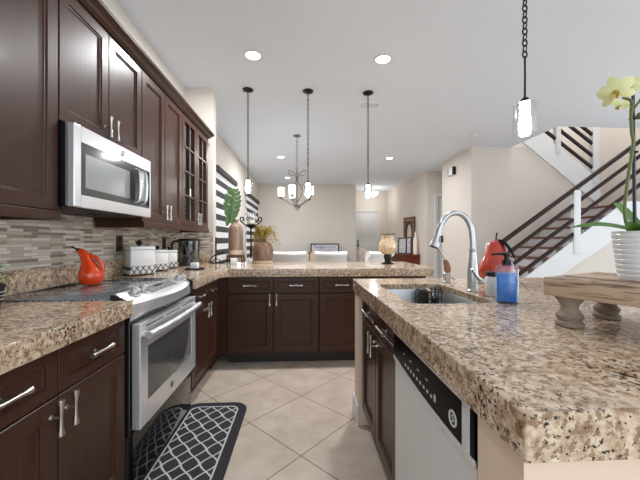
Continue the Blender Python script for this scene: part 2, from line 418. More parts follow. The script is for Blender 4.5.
# ------------------------------------------------------------------ the room shell
H = 3.0
WL = -1.42            # kitchen's left wall face
XW = -1.45            # window wall face
struct(MB().box(-1.7, -2.4, -0.1, 6.6, 12.2, 0).build('floor', M['floor'], smooth=False))
struct(plate('ceiling', [[(-1.7, -2.4), (6.6, -2.4), (6.6, 12.2), (-1.7, 12.2)], [(4.07, 4.85), (6.5, 4.85), (6.5, 7.0), (4.07, 7.0)]], H, H + 0.28, M['ceiling'], bev=0.001))
struct(MB().box(WL - 0.2, -2.4, 0, WL, 3.84, H).build('wall_left', M['wall'], smooth=False))
struct(MB().box(WL - 0.2, 3.84, 0, -1.074, 3.97, H).build('wall_pier', M['wall'], smooth=False))
# window wall with two openings
wins = [(5.25, 6.62), (8.05, 9.95)]
wz0, wz1 = 0.35, 2.38
mb = MB()
mb.box(XW - 0.2, 3.97, 0, XW, wins[0][0], H).box(XW - 0.2, wins[0][1], 0, XW, wins[1][0], H).box(XW - 0.2, wins[1][1], 0, XW, 10.25, H)
for a, b in wins: mb.box(XW - 0.2, a, 0, XW, b, wz0).box(XW - 0.2, a, wz1, XW, b, H)
struct(mb.build('wall_window', M['wall'], smooth=False))
for i, (a, b) in enumerate(wins):
    fr = MB(); x0, x1 = XW - 0.14, XW - 0.08
    fr.box(x0, a, wz0, x1, a + 0.05, wz1).box(x0, b - 0.05, wz0, x1, b, wz1).box(x0, a + 0.05, wz0, x1, b - 0.05, wz0 + 0.05).box(x0, a + 0.05, wz1 - 0.05, x1, b - 0.05, wz1)
    fr.box(x0, (a + b) / 2 - 0.02, wz0 + 0.05, x1, (a + b) / 2 + 0.02, wz1 - 0.05)
    w = struct(fr.build('window_%d' % (i + 1), M['white'], smooth=False))
    MB().box(XW - 0.115, a + 0.04, wz0 + 0.04, XW - 0.109, b - 0.04, wz1 - 0.04).build('glass_pane', M['winglass'], w, False)
    struct(MB().box(XW - 0.06, a - 0.0, wz0 - 0.03, XW + 0.05, b, wz0 - 0.001, 0.004).build('trim_%d' % (i + 1), M['white']))
struct(MB().box(XW - 0.2, 10.25, 0, 1.72, 10.4, H).build('wall_dining', M['wall'], smooth=False))
struct(MB().box(1.62, 10.4, 0, 1.72, 11.6, H).build('wall_foyer_left', M['wall'], smooth=False))
# foyer wall with the door opening
struct(MB().box(1.62, 11.6, 0, 1.90, 11.75, H).box(2.84, 11.6, 0, 3.3, 11.75, H).box(1.90, 11.6, 2.30, 2.84, 11.75, H).build('wall_foyer', M['wall'], smooth=False))
d = struct(MB().box(1.90, 11.58, 0, 1.97, 11.70, 2.30).box(2.77, 11.58, 0, 2.84, 11.70, 2.30).box(1.97, 11.58, 2.23, 2.77, 11.70, 2.30).build('door_1', M['white'], smooth=False))
MB().box(1.972, 11.62, 0.01, 2.768, 11.66, 2.228, 0.004).box(2.07, 11.612, 1.25, 2.67, 11.62, 2.1, 0.004).box(2.07, 11.612, 0.2, 2.67, 11.62, 1.1, 0.004).build('door_leaf', M['white'], d)
MB().box(2.01, 11.59, 0.93, 2.06, 11.612, 1.06, 0.008).box(2.01, 11.59, 1.10, 2.06, 11.612, 1.17, 0.008).lathe([(0.004, -0.03), (0.02, -0.03), (0.028, -0.01), (0.012, 0.0)], (2.035, 11.59, 0.96), 16, 'Y').build('door_lock', M['black'], d)
# hall wall on the right, with a side passage between y 7.3 and 8.15
struct(MB().prism([(3.25, 5.94), (3.4, 5.94), (3.4, 7.3), (3.28, 7.3)], 'Z', 0, H).build('wall_hall', M['wall'], smooth=False))
struct(MB().prism([(3.26, 8.15), (3.5, 8.3), (3.3, 11.75), (3.12, 11.6)], 'Z', 0, H).build('wall_right', M['wall'], smooth=False))
struct(MB().box(3.26, 8.15, 0, 3.45, 8.3, H).box(4.37, 8.15, 0, 5.2, 8.3, H).box(3.45, 8.15, 2.40, 4.37, 8.3, H).build('wall_passage', M['wall'], smooth=False))
d = struct(MB().box(3.45, 8.12, 0, 3.53, 8.26, 2.40).box(4.29, 8.12, 0, 4.37, 8.26, 2.40).box(3.53, 8.12, 2.32, 4.29, 8.26, 2.40).build('door_2', M['white'], smooth=False))
MB().box(3.532, 8.18, 0.01, 4.288, 8.22, 2.318, 0.004).build('door_leaf', M['white'], d)
# stair walls
struct(MB().prism([(3.4, 0), (6.45, 0), (6.45, 1.38), (5.30, 2.25), (4.36, 2.999), (3.4, 2.999)], 'Y', 5.96, 6.06).build('wall_stair', M['wall'], smooth=False))
struct(MB().box(3.4, 6.95, 0, 6.6, 7.05, 5.6).build('wall_stairwell', M['wall'], smooth=False))
struct(MB().box(6.45, 4.85, 0, 6.6, 6.95, 5.6).build('wall_landing', M['wall'], smooth=False))
struct(MB().box(3.98, 4.85, H + 0.281, 4.07, 6.95, 5.6).box(4.07, 4.77, H + 0.281, 6.6, 4.85, 5.6).build('wall_upstairs', M['wall'], smooth=False))
struct(MB().prism([(3.12, 0.0), (3.33, 0.0), (4.42, 0.745), (5.146, 1.20), (5.80, 1.62), (5.80, 0.0)], 'Y', 4.97, 5.05).build('wall_under_stair', M['wall'], smooth=False))
# baseboards
struct(MB().box(XW, 3.97, 0, XW + 0.015, 10.25, 0.12).build('baseboard_left', M['white'], smooth=False))
struct(MB().box(XW, 10.235, 0, 1.72, 10.25, 0.12).build('baseboard_far', M['white'], smooth=False))
struct(MB().prism([(3.235, 5.94), (3.25, 5.94), (3.28, 7.3), (3.265, 7.3)], 'Z', 0, 0.12).build('baseboard_right', M['white'], smooth=False))
# tile backsplash and the granite upstand
struct(MB().box(WL, 0.64, 0.916, WL + 0.010, 3.84, 1.40).box(WL + 0.010, 3.83, 0.99, -1.074, 3.84, 1.285).build('trim_3', M['mosaic'], smooth=False))
struct(MB().box(WL + 0.011, 0.64, 0.9155, WL + 0.034, 1.446, 1.035, 0.003).box(WL + 0.011, 1.446, 0.9200, WL + 0.030, 2.271, 1.035, 0.003).box(WL + 0.011, 2.271, 0.9155, WL + 0.034, 3.80, 1.035, 0.003).box(WL + 0.034, 3.806, 0.9155, -1.076, 3.829, 1.02, 0.003).build('trim_4', M['granite']))

# ------------------------------------------------------------------ cabinets
def shaker(mb, w, h, fw=0.058, t=0.02, glass=False):
    """framed door face in local x (width) z (height), front at y = 0"""
    prof = [(0, 0.003), (0.003, 0), (fw, 0), (fw + 0.003, 0.006), (fw + 0.010, 0.0075), (fw + 0.013, 0.012)]
    def rect(ins, y): return [(ins, y, ins), (w - ins, y, ins), (w - ins, y, h - ins), (ins, y, h - ins)]
    if not glass:
        mb.loft([rect(0, t)] + [rect(i, y) for i, y in prof])
    else:
        rings = [rect(fw, t), rect(0, t)] + [rect(i, y) for i, y in prof[:3]] + [rect(fw, t)]
        mb.loft(rings, True, False)
    return mb

def pull(mb, c, axis, L=0.125, off=0.032):
    """flared bar pull on one post; c on the door face, front is local -y"""
    x, y, z = c
    prof = [(0.002, -L / 2), (0.0095, -L / 2), (0.0098, -L / 2 + 0.006), (0.0062, -L * 0.28), (0.0048, 0), (0.0062, L * 0.28), (0.0098, L / 2 - 0.006), (0.0095, L / 2), (0.002, L / 2)]
    mb.lathe(prof, (x, y - off, z), 14, 'Z' if axis == 'z' else 'X')
    mb.cyl((x, y, z), (x, y - off, z), 0.0045, 0.0045, 10)
    mb.cyl((x, y, z), (x, y - 0.004, z), 0.008, 0.007, 12)
    return mb

def base_cabinet(label, mm, W_, D, n=2, Ht=0.842, drawer=0.15, knobs='meet', extra=None, doorz=0.125, dh=True):
    root = thing('base_cabinet', label, 'cabinet', mm @ Vector((W_ / 2, D / 2, 0)))
    b = MB(mm)
    b.box(0, 0.021, 0.105, 0.018, D, Ht).box(W_ - 0.018, 0.021, 0.105, W_, D, Ht).box(0.018, 0.021, 0.105, W_ - 0.018, D, 0.123).box(0.018, D - 0.012, 0.123, W_ - 0.018, D, Ht)
    b.box(0.018, 0.021, Ht - 0.035, W_ - 0.018, 0.04, Ht).box(0.018, 0.021, 0.66, W_ - 0.018, 0.04, 0.69)
    b.build('carcass', M['cab'], root, False)
    MB(mm).box(0, 0.085, 0, W_, 0.10, 0.104).build('toe_kick', M['toe'], root, False)
    dw = W_ / n; top = Ht - 0.006; dz0 = top - drawer
    for i in range(n):
        x0 = i * dw + 0.002
        dr = shaker(MB(mm @ T(x0, 0, dz0)), dw - 0.004, drawer, 0.036).build('drawer_front', M['cab'], root)
        pull(MB(mm), (x0 + dw / 2 - 0.002, 0.009, dz0 + drawer / 2), 'x').build('handle', M['nickel'], dr)['label'] = 'brushed nickel drawer handle'
        dd = shaker(MB(mm @ T(x0, 0, doorz)), dw - 0.004, dz0 - 0.005 - doorz).build('door', M['cab'], root)
        hx = (x0 + dw - 0.034) if i % 2 == 0 else (x0 + 0.030)
        pull(MB(mm), (hx, 0, dz0 - 0.058), 'z', 0.112).build('handle', M['nickel'], dd)['label'] = 'brushed nickel door handle'
    return root

LM = lambda y0, x=-0.785: T(x, y0, 0) @ RZ(90)      # faces +x, local x runs along +y
c1 = base_cabinet('dark brown base cabinet left of the oven, nearest the camera, with two drawers', LM(0.676), 0.766, 0.60, Ht=0.843)
c2 = base_cabinet('narrow dark brown base cabinet just beyond the oven, under the white canisters', LM(2.276), 0.667, 0.60, Ht=0.835)
MB().box(-0.806, 2.945, 0.105, -0.787, 3.03, 0.835).box(-0.787, 3.031, 0.105, -0.716, 3.05, 0.835).box(-0.86, 2.945, 0, -0.845, 3.10, 0.104).build('corner_filler', M['cab'], c2, False)
PM = lambda x0: T(x0, 3.01, 0)
c3 = base_cabinet('dark brown two-door cabinet under the peninsula, in the corner beside the oven run', PM(-0.713), 0.863, 0.58, Ht=0.835)
c4 = base_cabinet('dark brown peninsula cabinet partly hidden behind the island corner', PM(0.155), 0.863, 0.58, Ht=0.835)
MB().box(1.02, 3.03, 0, 1.20, 3.59, 0.835).build('end_panel', M['cab'], c4, False)
struct(MB().box(-1.07, 3.60, 0, 1.20, 3.69, 0.833).build('wall_peninsula', M['wall'], smooth=False))
# island: sink cabinet and its end walls
IM = T(0.375, 1.99, 0) @ RZ(-90)
c5 = base_cabinet('dark brown sink cabinet in the island beside the dishwasher', IM, 0.735, 0.58, Ht=0.832, drawer=0.125)
struct(MB().box(0.362, 0.50, 0, 1.12, 0.637, 0.833).box(0.358, 2.00, 0, 1.12, 2.165, 0.833).box(1.0, 0.637, 0, 1.12, 2.0, 0.833).build('wall_island', M['endwall'], smooth=False))
struct(MB().box(0.343, 1.995, 0, 0.357, 2.18, 0.125, 0.003).box(0.357, 2.166, 0, 1.12, 2.18, 0.125, 0.003).build('baseboard_island', M['white']))

def upper_cabinet(label, y0, W_, z0, z1, n=2, D=0.328, glass=False, hz=None):
    mm = T(-1.09, y0, z0) @ RZ(90); Hh = z1 - z0
    root = thing('upper_cabinet', label, 'cabinet', mm @ Vector((W_ / 2, D / 2, 0)))
    b = MB(mm)
    if glass:
        b.box(0, 0.021, 0, 0.018, D - 0.01, Hh).box(W_ - 0.018, 0.021, 0, W_, D - 0.01, Hh).box(0.018, 0.021, 0, W_ - 0.018, D - 0.01, 0.018).box(0.018, 0.021, Hh - 0.018, W_ - 0.018, D - 0.01, Hh).box(0.018, D - 0.02, 0.018, W_ - 0.018, D - 0.01, Hh - 0.018)
    else: b.box(0, 0.021, 0, W_, D - 0.01, Hh)
    b.build('carcass', M['cab'], root, False)
    if glass:
        for k in (1, 2, 3):
            zz = Hh * k / 4 - 0.006
            MB(mm).box(0.019, 0.06, zz, W_ - 0.019, D - 0.021, zz + 0.012).build('shelf', M['glass'], root, False)
    dw = W_ / n
    for i in range(n):
        x0 = i * dw + 0.0015; w = dw - 0.003
        dm = MB(mm @ T(x0, 0, 0.002)); shaker(dm, w, Hh - 0.004, 0.058, glass=glass)
        if glass:
            iw, ih = w - 0.116, Hh - 0.12
            dm.box(w / 2 - 0.008, 0.002, 0.058, w / 2 + 0.008, 0.018, Hh - 0.062)
            for k in (1, 2, 3): dm.box(0.058, 0.0025, 0.058 + ih * k / 4 - 0.008, w - 0.058, 0.0175, 0.058 + ih * k / 4 + 0.008)
        dd = dm.build('door', M['cab'], root)
        if glass: MB(mm @ T(x0, 0, 0.002)).box(0.05, 0.0185, 0.05, w - 0.05, 0.0205, Hh - 0.054).build('glass_pane', M['cabglass'], dd, False)
        hx = (x0 + w - 0.032) if i % 2 == 0 else (x0 + 0.032)
        pull(MB(mm), (hx, 0, 0.085), 'z', 0.115).build('handle', M['nickel'], dd)['label'] = 'brushed nickel door handle'
    return root
u1 = upper_cabinet('dark brown upper cabinet left of the microwave, at the photo\'s left edge', 0.70, 0.772, 1.312, 2.345)
u2 = upper_cabinet('short dark brown upper cabinet directly above the microwave', 1.475, 0.727, 1.722, 2.345)
u3 = upper_cabinet('tall solid-door upper cabinet right of the microwave', 2.205, 0.712, 1.312, 2.345)
u4 = upper_cabinet('glass-front upper cabinet at the far end of the row', 2.92, 0.776, 1.312, 2.345, glass=True)
# crown moulding (mitred return at the far end) and the light rails
cp = [(-1.105, 2.347), (-1.082, 2.347), (-1.078, 2.352), (-1.066, 2.36), (-1.060, 2.375), (-1.048, 2.386), (-1.034, 2.394), (-1.030, 2.410), (-1.105, 2.410)]
def crown_ring(y_at, corner=False, xw=None):
    if xw is not None: return [(xw, 3.698 + (x + 1.09) if x > -1.1 else 3.685, z) for x, z in cp]
    if corner: return [(x, 3.698 + (x + 1.09) if x > -1.1 else 3.685, z) for x, z in cp]
    return [(x, y_at, z) for x, z in cp]
tag(MB().loft([crown_ring(0.70), crown_ring(0, True), crown_ring(0, False, -1.405)]).build('crown_moulding', M['cab'], ang=25), 'stepped dark brown crown moulding along the top of the upper cabinets', 'moulding')
tag(MB().box(-1.105, 0.70, 1.272, -1.078, 1.472, 1.311, 0.003).box(-1.40, 1.452, 1.272, -1.105, 1.472, 1.311).build('light_rail', M['cab'], smooth=False), 'dark brown light rail under the upper cabinet left of the microwave', 'trim')
tag(MB().box(-1.105, 2.208, 1.268, -1.078, 3.694, 1.311, 0.003).box(-1.40, 3.674, 1.268, -1.105, 3.694, 1.311).box(-1.40, 2.208, 1.268, -1.105, 2.228, 1.311).build('light_rail', M['cab'], smooth=False), 'dark brown light rail under the tall and glass-front upper cabinets', 'trim')

# ------------------------------------------------------------------ granite worktops
Z1 = 0.914
tag(plate('granite_countertop', [[(WL + 0.011, 0.64), (-0.755, 0.64), (-0.755, 1.446), (WL + 0.011, 1.446)]], 0.844, Z1, M['granite']), 'granite countertop left of the oven, nearest the camera', 'countertop')
tag(plate('granite_countertop', [[(WL + 0.011, 2.271), (-0.755, 2.271), (-0.755, 2.93), (-0.70, 2.98), (1.26, 2.98), (1.26, 3.87), (-1.072, 3.87), (-1.072, 3.829), (WL + 0.011, 3.829)]], 0.844 - 0.008, Z1, M['granite']), 'L-shaped granite countertop running round the corner onto the peninsula', 'countertop')
SX0, SX1, SY0, SY1 = 0.455, 0.835, 1.31, 1.90
OX = (0.345, 0.472, 1.70, 2.18)
def rr3(x0, y0, x1, y1, ins, r, z, n=6): return [(x, y, z) for x, y in rrect(x0 + ins, y0 + ins, x1 - ins, y1 - ins, max(r - ins, 0.001), n)]
hole = (SX0, SY0, SX1, SY1)
rings = [rr3(*hole, 0, 0.06, 0.884), rr3(*hole, 0, 0.06, 0.911), rr3(*hole, -0.003, 0.063, Z1), rr3(*OX, 0.003, 0.006, Z1), rr3(*OX, 0.0, 0.006, 0.911), rr3(*OX, 0.0, 0.006, 0.837), rr3(*OX, 0.003, 0.006, 0.834), rr3(*OX, 0.045, 0.05, 0.834), rr3(*OX, 0.045, 0.05, 0.884)]
tag(MB().loft(rings + [rings[0]], True, False).build('granite_countertop', M['granite'], ang=30), 'thick granite island countertop with the sink cut into it', 'countertop')

# ------------------------------------------------------------------ sink, faucet and island things
def ringz(lp, z): return [(x, y, z) for x, y in lp]
mb = MB()
zt = 0.883
mb.loft([ringz(rrect(SX0 - 0.02, SY0 - 0.02, SX1 + 0.02, SY1 + 0.02, 0.07), zt - 0.004), ringz(rrect(SX0 - 0.02, SY0 - 0.02, SX1 + 0.02, SY1 + 0.02, 0.07), zt), ringz(rrect(SX0 - 0.004, SY0 - 0.004, SX1 + 0.004, SY1 + 0.004, 0.06), zt),
         ringz(rrect(SX0, SY0, SX1, SY1, 0.06), zt - 0.01), ringz(rrect(SX0 + 0.012, SY0 + 0.012, SX1 - 0.012, SY1 - 0.012, 0.06), zt - 0.17), ringz(rrect(SX0 + 0.035, SY0 + 0.035, SX1 - 0.035, SY1 - 0.035, 0.05), zt - 0.19),
         ], True, False)
bot = rrect(SX0 + 0.035, SY0 + 0.035, SX1 - 0.035, SY1 - 0.035, 0.05)
mb.face(ringz(bot, zt - 0.19))
sk = thing('kitchen_sink', 'stainless steel undermount sink in the island', 'sink', (0.645, 1.605, zt - 0.19))
mb.build('basin', M['sink'], sk)
MB().lathe([(0.001, 0), (0.042, 0), (0.045, 0.003), (0.03, 0.004), (0.028, 0.001), (0.001, 0.001)], (0.66, 1.6, zt - 0.1895), 24).build('drain', M['chrome'], sk)
# dark caddy with sponge and brush standing in the sink
cd = thing('sink_caddy', 'black wire caddy holding a scrubber, hooked in the sink', 'caddy', (0.755, 1.83, 0.80))
mb = MB()
for zz in (0.80, 0.845, 0.885): mb.tube([(x, y, zz) for x, y in rrect(0.670, 1.775, 0.800, 1.865, 0.012, 3)], 0.0035, 6, True)
for k in range(7):
    x = 0.675 + 0.12 * k / 6
    for y in (1.775, 1.865): mb.cyl((x, y, 0.80), (x, y, 0.887), 0.0025, seg=6)
    mb.cyl((x, 1.775, 0.80), (x, 1.865, 0.80), 0.0025, seg=6)
mb.tube([(0.715, 1.865, 0.885), (0.715, 1.885, 0.895), (0.715, 1.891, 0.86)], 0.003, 6); mb.tube([(0.775, 1.865, 0.885), (0.775, 1.885, 0.895), (0.775, 1.891, 0.86)], 0.003, 6)
mb.build('wire_frame', M['black'], cd)
MB().box(0.680, 1.785, 0.804, 0.720, 1.85, 0.898, 0.008).build('sponge', M['drum'], cd)
MB().box(0.731, 1.80, 0.804, 0.747, 1.85, 0.893, 0.004).build('scrub_pad', M['cream'], cd)
MB().sphere((0.773, 1.82, 0.83), 0.022).tube(catmull([(0.773, 1.82, 0.85), (0.780, 1.82, 0.90), (0.805, 1.82, 0.905), (0.825, 1.825, 0.87)], 5), 0.004, 8).build('dish_brush', M['black'], cd)

fa = thing('kitchen_faucet', 'brushed steel gooseneck faucet with pull-down spray head behind the sink', 'faucet', (0.893, 1.62, Z1))
fx, fy = 0.893, 1.62
MB().lathe([(0.03, 0), (0.031, 0.004), (0.0245, 0.012), (0.0255, 0.03), (0.0275, 0.07), (0.0265, 0.10), (0.021, 0.16), (0.018, 0.20), (0.0165, 0.212), (0.0175, 0.214), (0.0175, 0.222), (0.0145, 0.224)], (fx, fy, Z1), 28).build('body', M['chrome'], fa)
neck = catmull([(fx, fy, 1.13), (fx - 0.002, fy, 1.19), (fx - 0.012, fy, 1.255), (fx - 0.042, fy, 1.305), (fx - 0.088, fy, 1.325), (fx - 0.132, fy, 1.312), (fx - 0.165, fy, 1.272), (fx - 0.182, fy, 1.228)], 8)
MB().tube(neck, 0.0142, 16).build('gooseneck', M['chrome'], fa)
MB().tube([(fx - 0.181, fy, 1.235), (fx - 0.186, fy, 1.215), (fx - 0.198, fy, 1.175), (fx - 0.207, fy, 1.150), (fx - 0.2085, fy, 1.146)], [0.0155, 0.0165, 0.021, 0.0255, 0.023], 18).build('spray_head', M['chrome'], fa)
MB().tube([(fx - 0.2085, fy, 1.1462), (fx - 0.2098, fy, 1.1425)], [0.0215, 0.019], 16).box(fx - 0.180, fy - 0.026, 1.17, fx - 0.168, fy - 0.014, 1.205, 0.003).build('nozzle', M['black'], fa)
MB().tube([(fx + 0.015, fy, 0.965), (fx + 0.045, fy - 0.012, 0.966), (fx + 0.056, fy - 0.016, 0.9665)], [0.018, 0.018, 0.014], 16).tube([(fx + 0.03, fy - 0.02, 0.975), (fx - 0.002, fy - 0.036, 1.0), (fx - 0.03, fy - 0.045, 1.035)], [0.008, 0.006, 0.0075], 10).build('lever_handle', M['chrome'], fa)

tp = thing('filter_tap', 'small chrome tap with a thin angled spout and brown grip, left of the faucet', 'tap', (0.918, 1.975, Z1))
tx, ty = 0.918, 1.975
MB().lathe([(0.024, 0), (0.025, 0.004), (0.019, 0.01), (0.0215, 0.03), (0.024, 0.055), (0.018, 0.062), (0.001, 0.064)], (tx, ty, Z1), 20).tube([(tx + 0.015, ty, 0.945), (tx + 0.04, ty, 0.94), (tx + 0.048, ty, 0.928)], [0.008, 0.006, 0.008], 8).build('body', M['chrome'], tp)
MB().tube(catmull([(tx + 0.006, ty, 0.975), (tx + 0.005, ty, 1.0), (tx - 0.004, ty, 1.035), (tx - 0.015, ty, 1.055)], 5), [0.016, 0.0175, 0.019, 0.0205, 0.0215, 0.022, 0.022, 0.021, 0.02, 0.019, 0.0185, 0.017, 0.016, 0.015, 0.013, 0.011][:16], 14).build('grip', M['brush'], tp)['label'] = 'mottled brown grip'
MB().tube(catmull([(tx - 0.012, ty, 1.052), (tx - 0.04, ty, 1.11), (tx - 0.065, ty, 1.155), (tx - 0.082, ty, 1.165), (tx - 0.098, ty, 1.150)], 6), 0.0055, 10).build('spout', M['chrome'], tp)

# soap bottle
sb = thing('soap_dispenser', 'square glass soap dispenser of bright blue soap with a black pump', 'soap dispenser', (0.883, 1.325, Z1))
sm = T(0.883, 1.325, Z1) @ RZ(-33)
def sqrings(prof, r=0.012): return [ringz(rrect(-a, -a, a, a, min(r, a * 0.45), 4), z) for a, z in prof]
MB(sm).loft(sqrings([(0.037, 0.006), (0.0385, 0.012), (0.0385, 0.122), (0.037, 0.125)])).build('liquid_soap', M['bluesoap'], sb)
MB(sm).loft(sqrings([(0.040, 0), (0.0425, 0.004), (0.0425, 0.148), (0.038, 0.158), (0.022, 0.162)])).build('bottle', M['bottleglass'], sb)
MB(sm).lathe([(0.018, 0.162), (0.0195, 0.164), (0.0195, 0.182), (0.012, 0.184), (0.0105, 0.198), (0.014, 0.2), (0.015, 0.213), (0.011, 0.215), (0.001, 0.2155)], (0, 0, 0), 20).tube([(0, 0, 0.208), (-0.03, 0, 0.2085), (-0.058, 0, 0.205)], [0.007, 0.0055, 0.0045], 10).build('pump', M['black'], sb)
# white jar with black lid behind the soap
jr = thing('ceramic_jar', 'small white jar with a black lid tucked behind the blue soap dispenser', 'jar', (0.915, 1.475, Z1))
MB().lathe([(0.02, 0), (0.03, 0.002), (0.036, 0.02), (0.038, 0.05), (0.036, 0.085), (0.031, 0.094), (0.002, 0.095)], (0.915, 1.475, Z1), 24).build('body', M['ceramic'], jr)
MB().lathe([(0.031, 0.0955), (0.032, 0.097), (0.032, 0.114), (0.028, 0.117), (0.001, 0.118)], (0.915, 1.475, Z1), 24).build('lid', M['black'], jr)
# pear
pr = thing('ceramic_pear', 'large glossy red ceramic pear standing behind the soap dispenser', 'ornament', (1.215, 1.93, Z1))
MB().lathe([(0.03, 0), (0.06, 0.003), (0.09, 0.025), (0.104, 0.06), (0.106, 0.085), (0.098, 0.115), (0.078, 0.15), (0.060, 0.19), (0.051, 0.225), (0.040, 0.252), (0.02, 0.264), (0.002, 0.26)], (1.215, 1.93, Z1), 36).build('body', M['pear'], pr)
MB().tube([(1.215, 1.93, Z1 + 0.255), (1.217, 1.93, Z1 + 0.29), (1.222, 1.93, Z1 + 0.315)], [0.006, 0.0045, 0.006], 8).build('stem', M['iron'], pr)
MB().leaf(catmull([(1.220, 1.92, Z1 + 0.272), (1.245, 1.895, Z1 + 0.262), (1.268, 1.875, Z1 + 0.225), (1.285, 1.862, Z1 + 0.175), (1.288, 1.855, Z1 + 0.145)], 4), [0.004, 0.02, 0.028, 0.032, 0.034, 0.035, 0.035, 0.034, 0.032, 0.03, 0.027, 0.023, 0.019, 0.014, 0.009, 0.005, 0.002], (0.7, 0.7, 0.1), 0.003).build('leaf', M['matteblack'], pr)

# wooden riser with turned legs
ua = Vector((0.88, 0.40, 0)).normalized(); ub = Vector((0.40, -0.88, 0)).normalized()
A0 = Vector((0.764, 0.968, 0))
rm = Matrix(((ua.x, -ub.x, 0, A0.x), (ua.y, -ub.y, 0, A0.y), (0, 0, 1, 0), (0, 0, 0, 1)))   # local +x along ua, -y along ub
LB, WB = 0.36, 0.36
rs = thing('wooden_riser', 'weathered wooden riser on short turned legs under the orchid', 'riser', rm @ Vector((LB / 2, -WB / 2, Z1)))
MB(rm).box(0, -WB, 1.009, LB, 0, 1.065, 0.004).build('board', M['riserwood'], rs)
for lx, ly in ((0.052, -0.050), (LB - 0.075, -0.055), (0.052, -WB + 0.055), (LB - 0.075, -WB + 0.055)):
    MB(rm).lathe([(0.032, 0), (0.037, 0.003), (0.038, 0.013), (0.032, 0.018), (0.030, 0.020), (0.035, 0.026), (0.036, 0.036), (0.028, 0.046), (0.023, 0.056), (0.024, 0.066), (0.031, 0.078), (0.037, 0.086), (0.037, 0.0945)], (lx, ly, Z1), 28).build('leg', M['legwood'], rs)
# orchid in a ribbed white pot
px_, py_ = 1.003, 0.875
zb = 1.0652
oc = thing('potted_orchid', 'pale yellow orchid in a ribbed white pot on the wooden riser', 'plant', (px_, py_, zb))
prof = [(0.05, 0), (0.058, 0.001)]
for k in range(9):
    z = 0.004 + k * 0.0148; r = 0.0585 + 0.0135 * k / 8.5
    prof += [(r, z), (r + 0.0022, z + 0.003), (r + 0.0026, z + 0.0115), (r + 0.0004, z + 0.0142)]
prof += [(0.074, 0.139), (0.0745, 0.143), (0.071, 0.144), (0.069, 0.128), (0.001, 0.126)]
MB().lathe(prof, (px_, py_, zb), 48).build('pot', M['potwhite'], oc)
MB().lathe([(0.068, 0.1265), (0.06, 0.132), (0.03, 0.137), (0.001, 0.138)], (px_, py_, zb), 24).build('moss', M['brush'], oc)
zp = zb + 0.135
def taper(n, w, tip=0.1):
    return [max(w * 0.12, w * (math.sin(PI * min(1, (0.12 + 0.88 * i / (n - 1)))) ** 0.6)) for i in range(n)]
lv = [([(0, 0, 0), (-0.05, 0.02, 0.018), (-0.11, 0.035, 0.027), (-0.18, 0.05, 0.022)], 0.017, (0.1, 0.9, 0.45)),
      ([(0, 0, 0), (-0.035, -0.015, 0.016), (-0.07, -0.03, 0.024), (-0.098, -0.04, 0.034)], 0.022, (0.2, -0.9, 0.3)),
      ([(0, 0, 0), (-0.02, 0.02, 0.04), (-0.045, 0.03, 0.075), (-0.06, 0.035, 0.095)], 0.022, (0.9, 0.3, 0.3)),
      ([(0, 0, 0), (0.02, -0.03, 0.045), (0.06, -0.05, 0.075), (0.11, -0.06, 0.07)], 0.032, (0.3, 0.9, 0.3)),
      ([(0, 0, 0), (0.04, 0.03, 0.02), (0.09, 0.04, 0.03), (0.15, 0.05, 0.01)], 0.026, (0.1, 0.9, 0.3))]
for pts, w, sd in lv:
    c = catmull([(px_ + x, py_ + y, zp + z) for x, y, z in pts], 6)
    MB().leaf(c, taper(len(c), w), sd, 0.002, 0.3).build('leaf', M['leafdark'], oc)
sx_, sy_ = 0.966, 0.87
MB().cyl((sx_, sy_, zp - 0.02), (sx_ + 0.004, sy_ + 0.01, 1.635), 0.0042, seg=10).torus((sx_ + 0.002, sy_ + 0.005, 1.44), 0.008, 0.003).torus((sx_ + 0.003, sy_ + 0.007, 1.54), 0.008, 0.003).build('stake', M['stake'], oc)
st = catmull([(sx_ - 0.012, sy_, zp - 0.01), (sx_ - 0.032, sy_, zp + 0.06), (sx_ - 0.022, sy_, zp + 0.16), (sx_ - 0.006, sy_, zp + 0.26), (sx_ - 0.006, sy_ + 0.004, 1.50), (sx_ - 0.008, sy_ + 0.004, 1.555), (sx_ - 0.022, sy_ - 0.01, 1.582), (sx_ - 0.05, sy_ - 0.012, 1.592)], 6)
MB().tube(st, 0.0042, 8).tube(catmull([(sx_ - 0.008, sy_ + 0.004, 1.555), (sx_ + 0.015, sy_, 1.59), (sx_ + 0.03, sy_ - 0.005, 1.615)], 5), 0.0036, 8).sphere((sx_ + 0.014, sy_, 1.545), 0.008, 1, 1, 1.3, 10).build('flower_stem', M['stem'], oc)
def flower(cx, cy, cz, facing, s, roll=0.0):
    f = Vector(facing).normalized(); u = f.cross(Vector((0, 0, 1))).normalized(); w = u.cross(f)
    rt = Matrix.Rotation(roll, 4, f)
    b = MB(); ctr = Vector((cx, cy, cz))
    for a, L, wd in ((90, 1.1, 0.27), (215, 0.95, 0.25), (325, 0.95, 0.25), (25, 1.0, 0.40), (155, 1.0, 0.40)):
        r = math.radians(a); dr = rt @ (u * math.cos(r) + w * math.sin(r)); sd = f.cross(dr)
        pts = [ctr + dr * (s * L * t) + f * (s * (0.10 - 0.35 * (t - 0.2) ** 2)) for t in (0.04, 0.25, 0.45, 0.65, 0.85, 1.0)]
        b.leaf(pts, [s * wd * q for q in (0.25, 0.72, 1.0, 0.98, 0.68, 0.08)], sd, 0.0008, 0.12)
    o = b.build('flower', M['petal'], oc)
    g = MB(); dn = rt @ (-w)
    g.leaf([ctr + f * s * 0.1, ctr + f * s * 0.35 + dn * s * 0.18, ctr + f * s * 0.3 + dn * s * 0.45], [s * 0.1, s * 0.2, s * 0.05], u, 0.002, 0.5)
    g.sphere(tuple(ctr + f * s * 0.16), s * 0.12, seg=10)
    g.build('flower_lip', M['petalcore'], o)
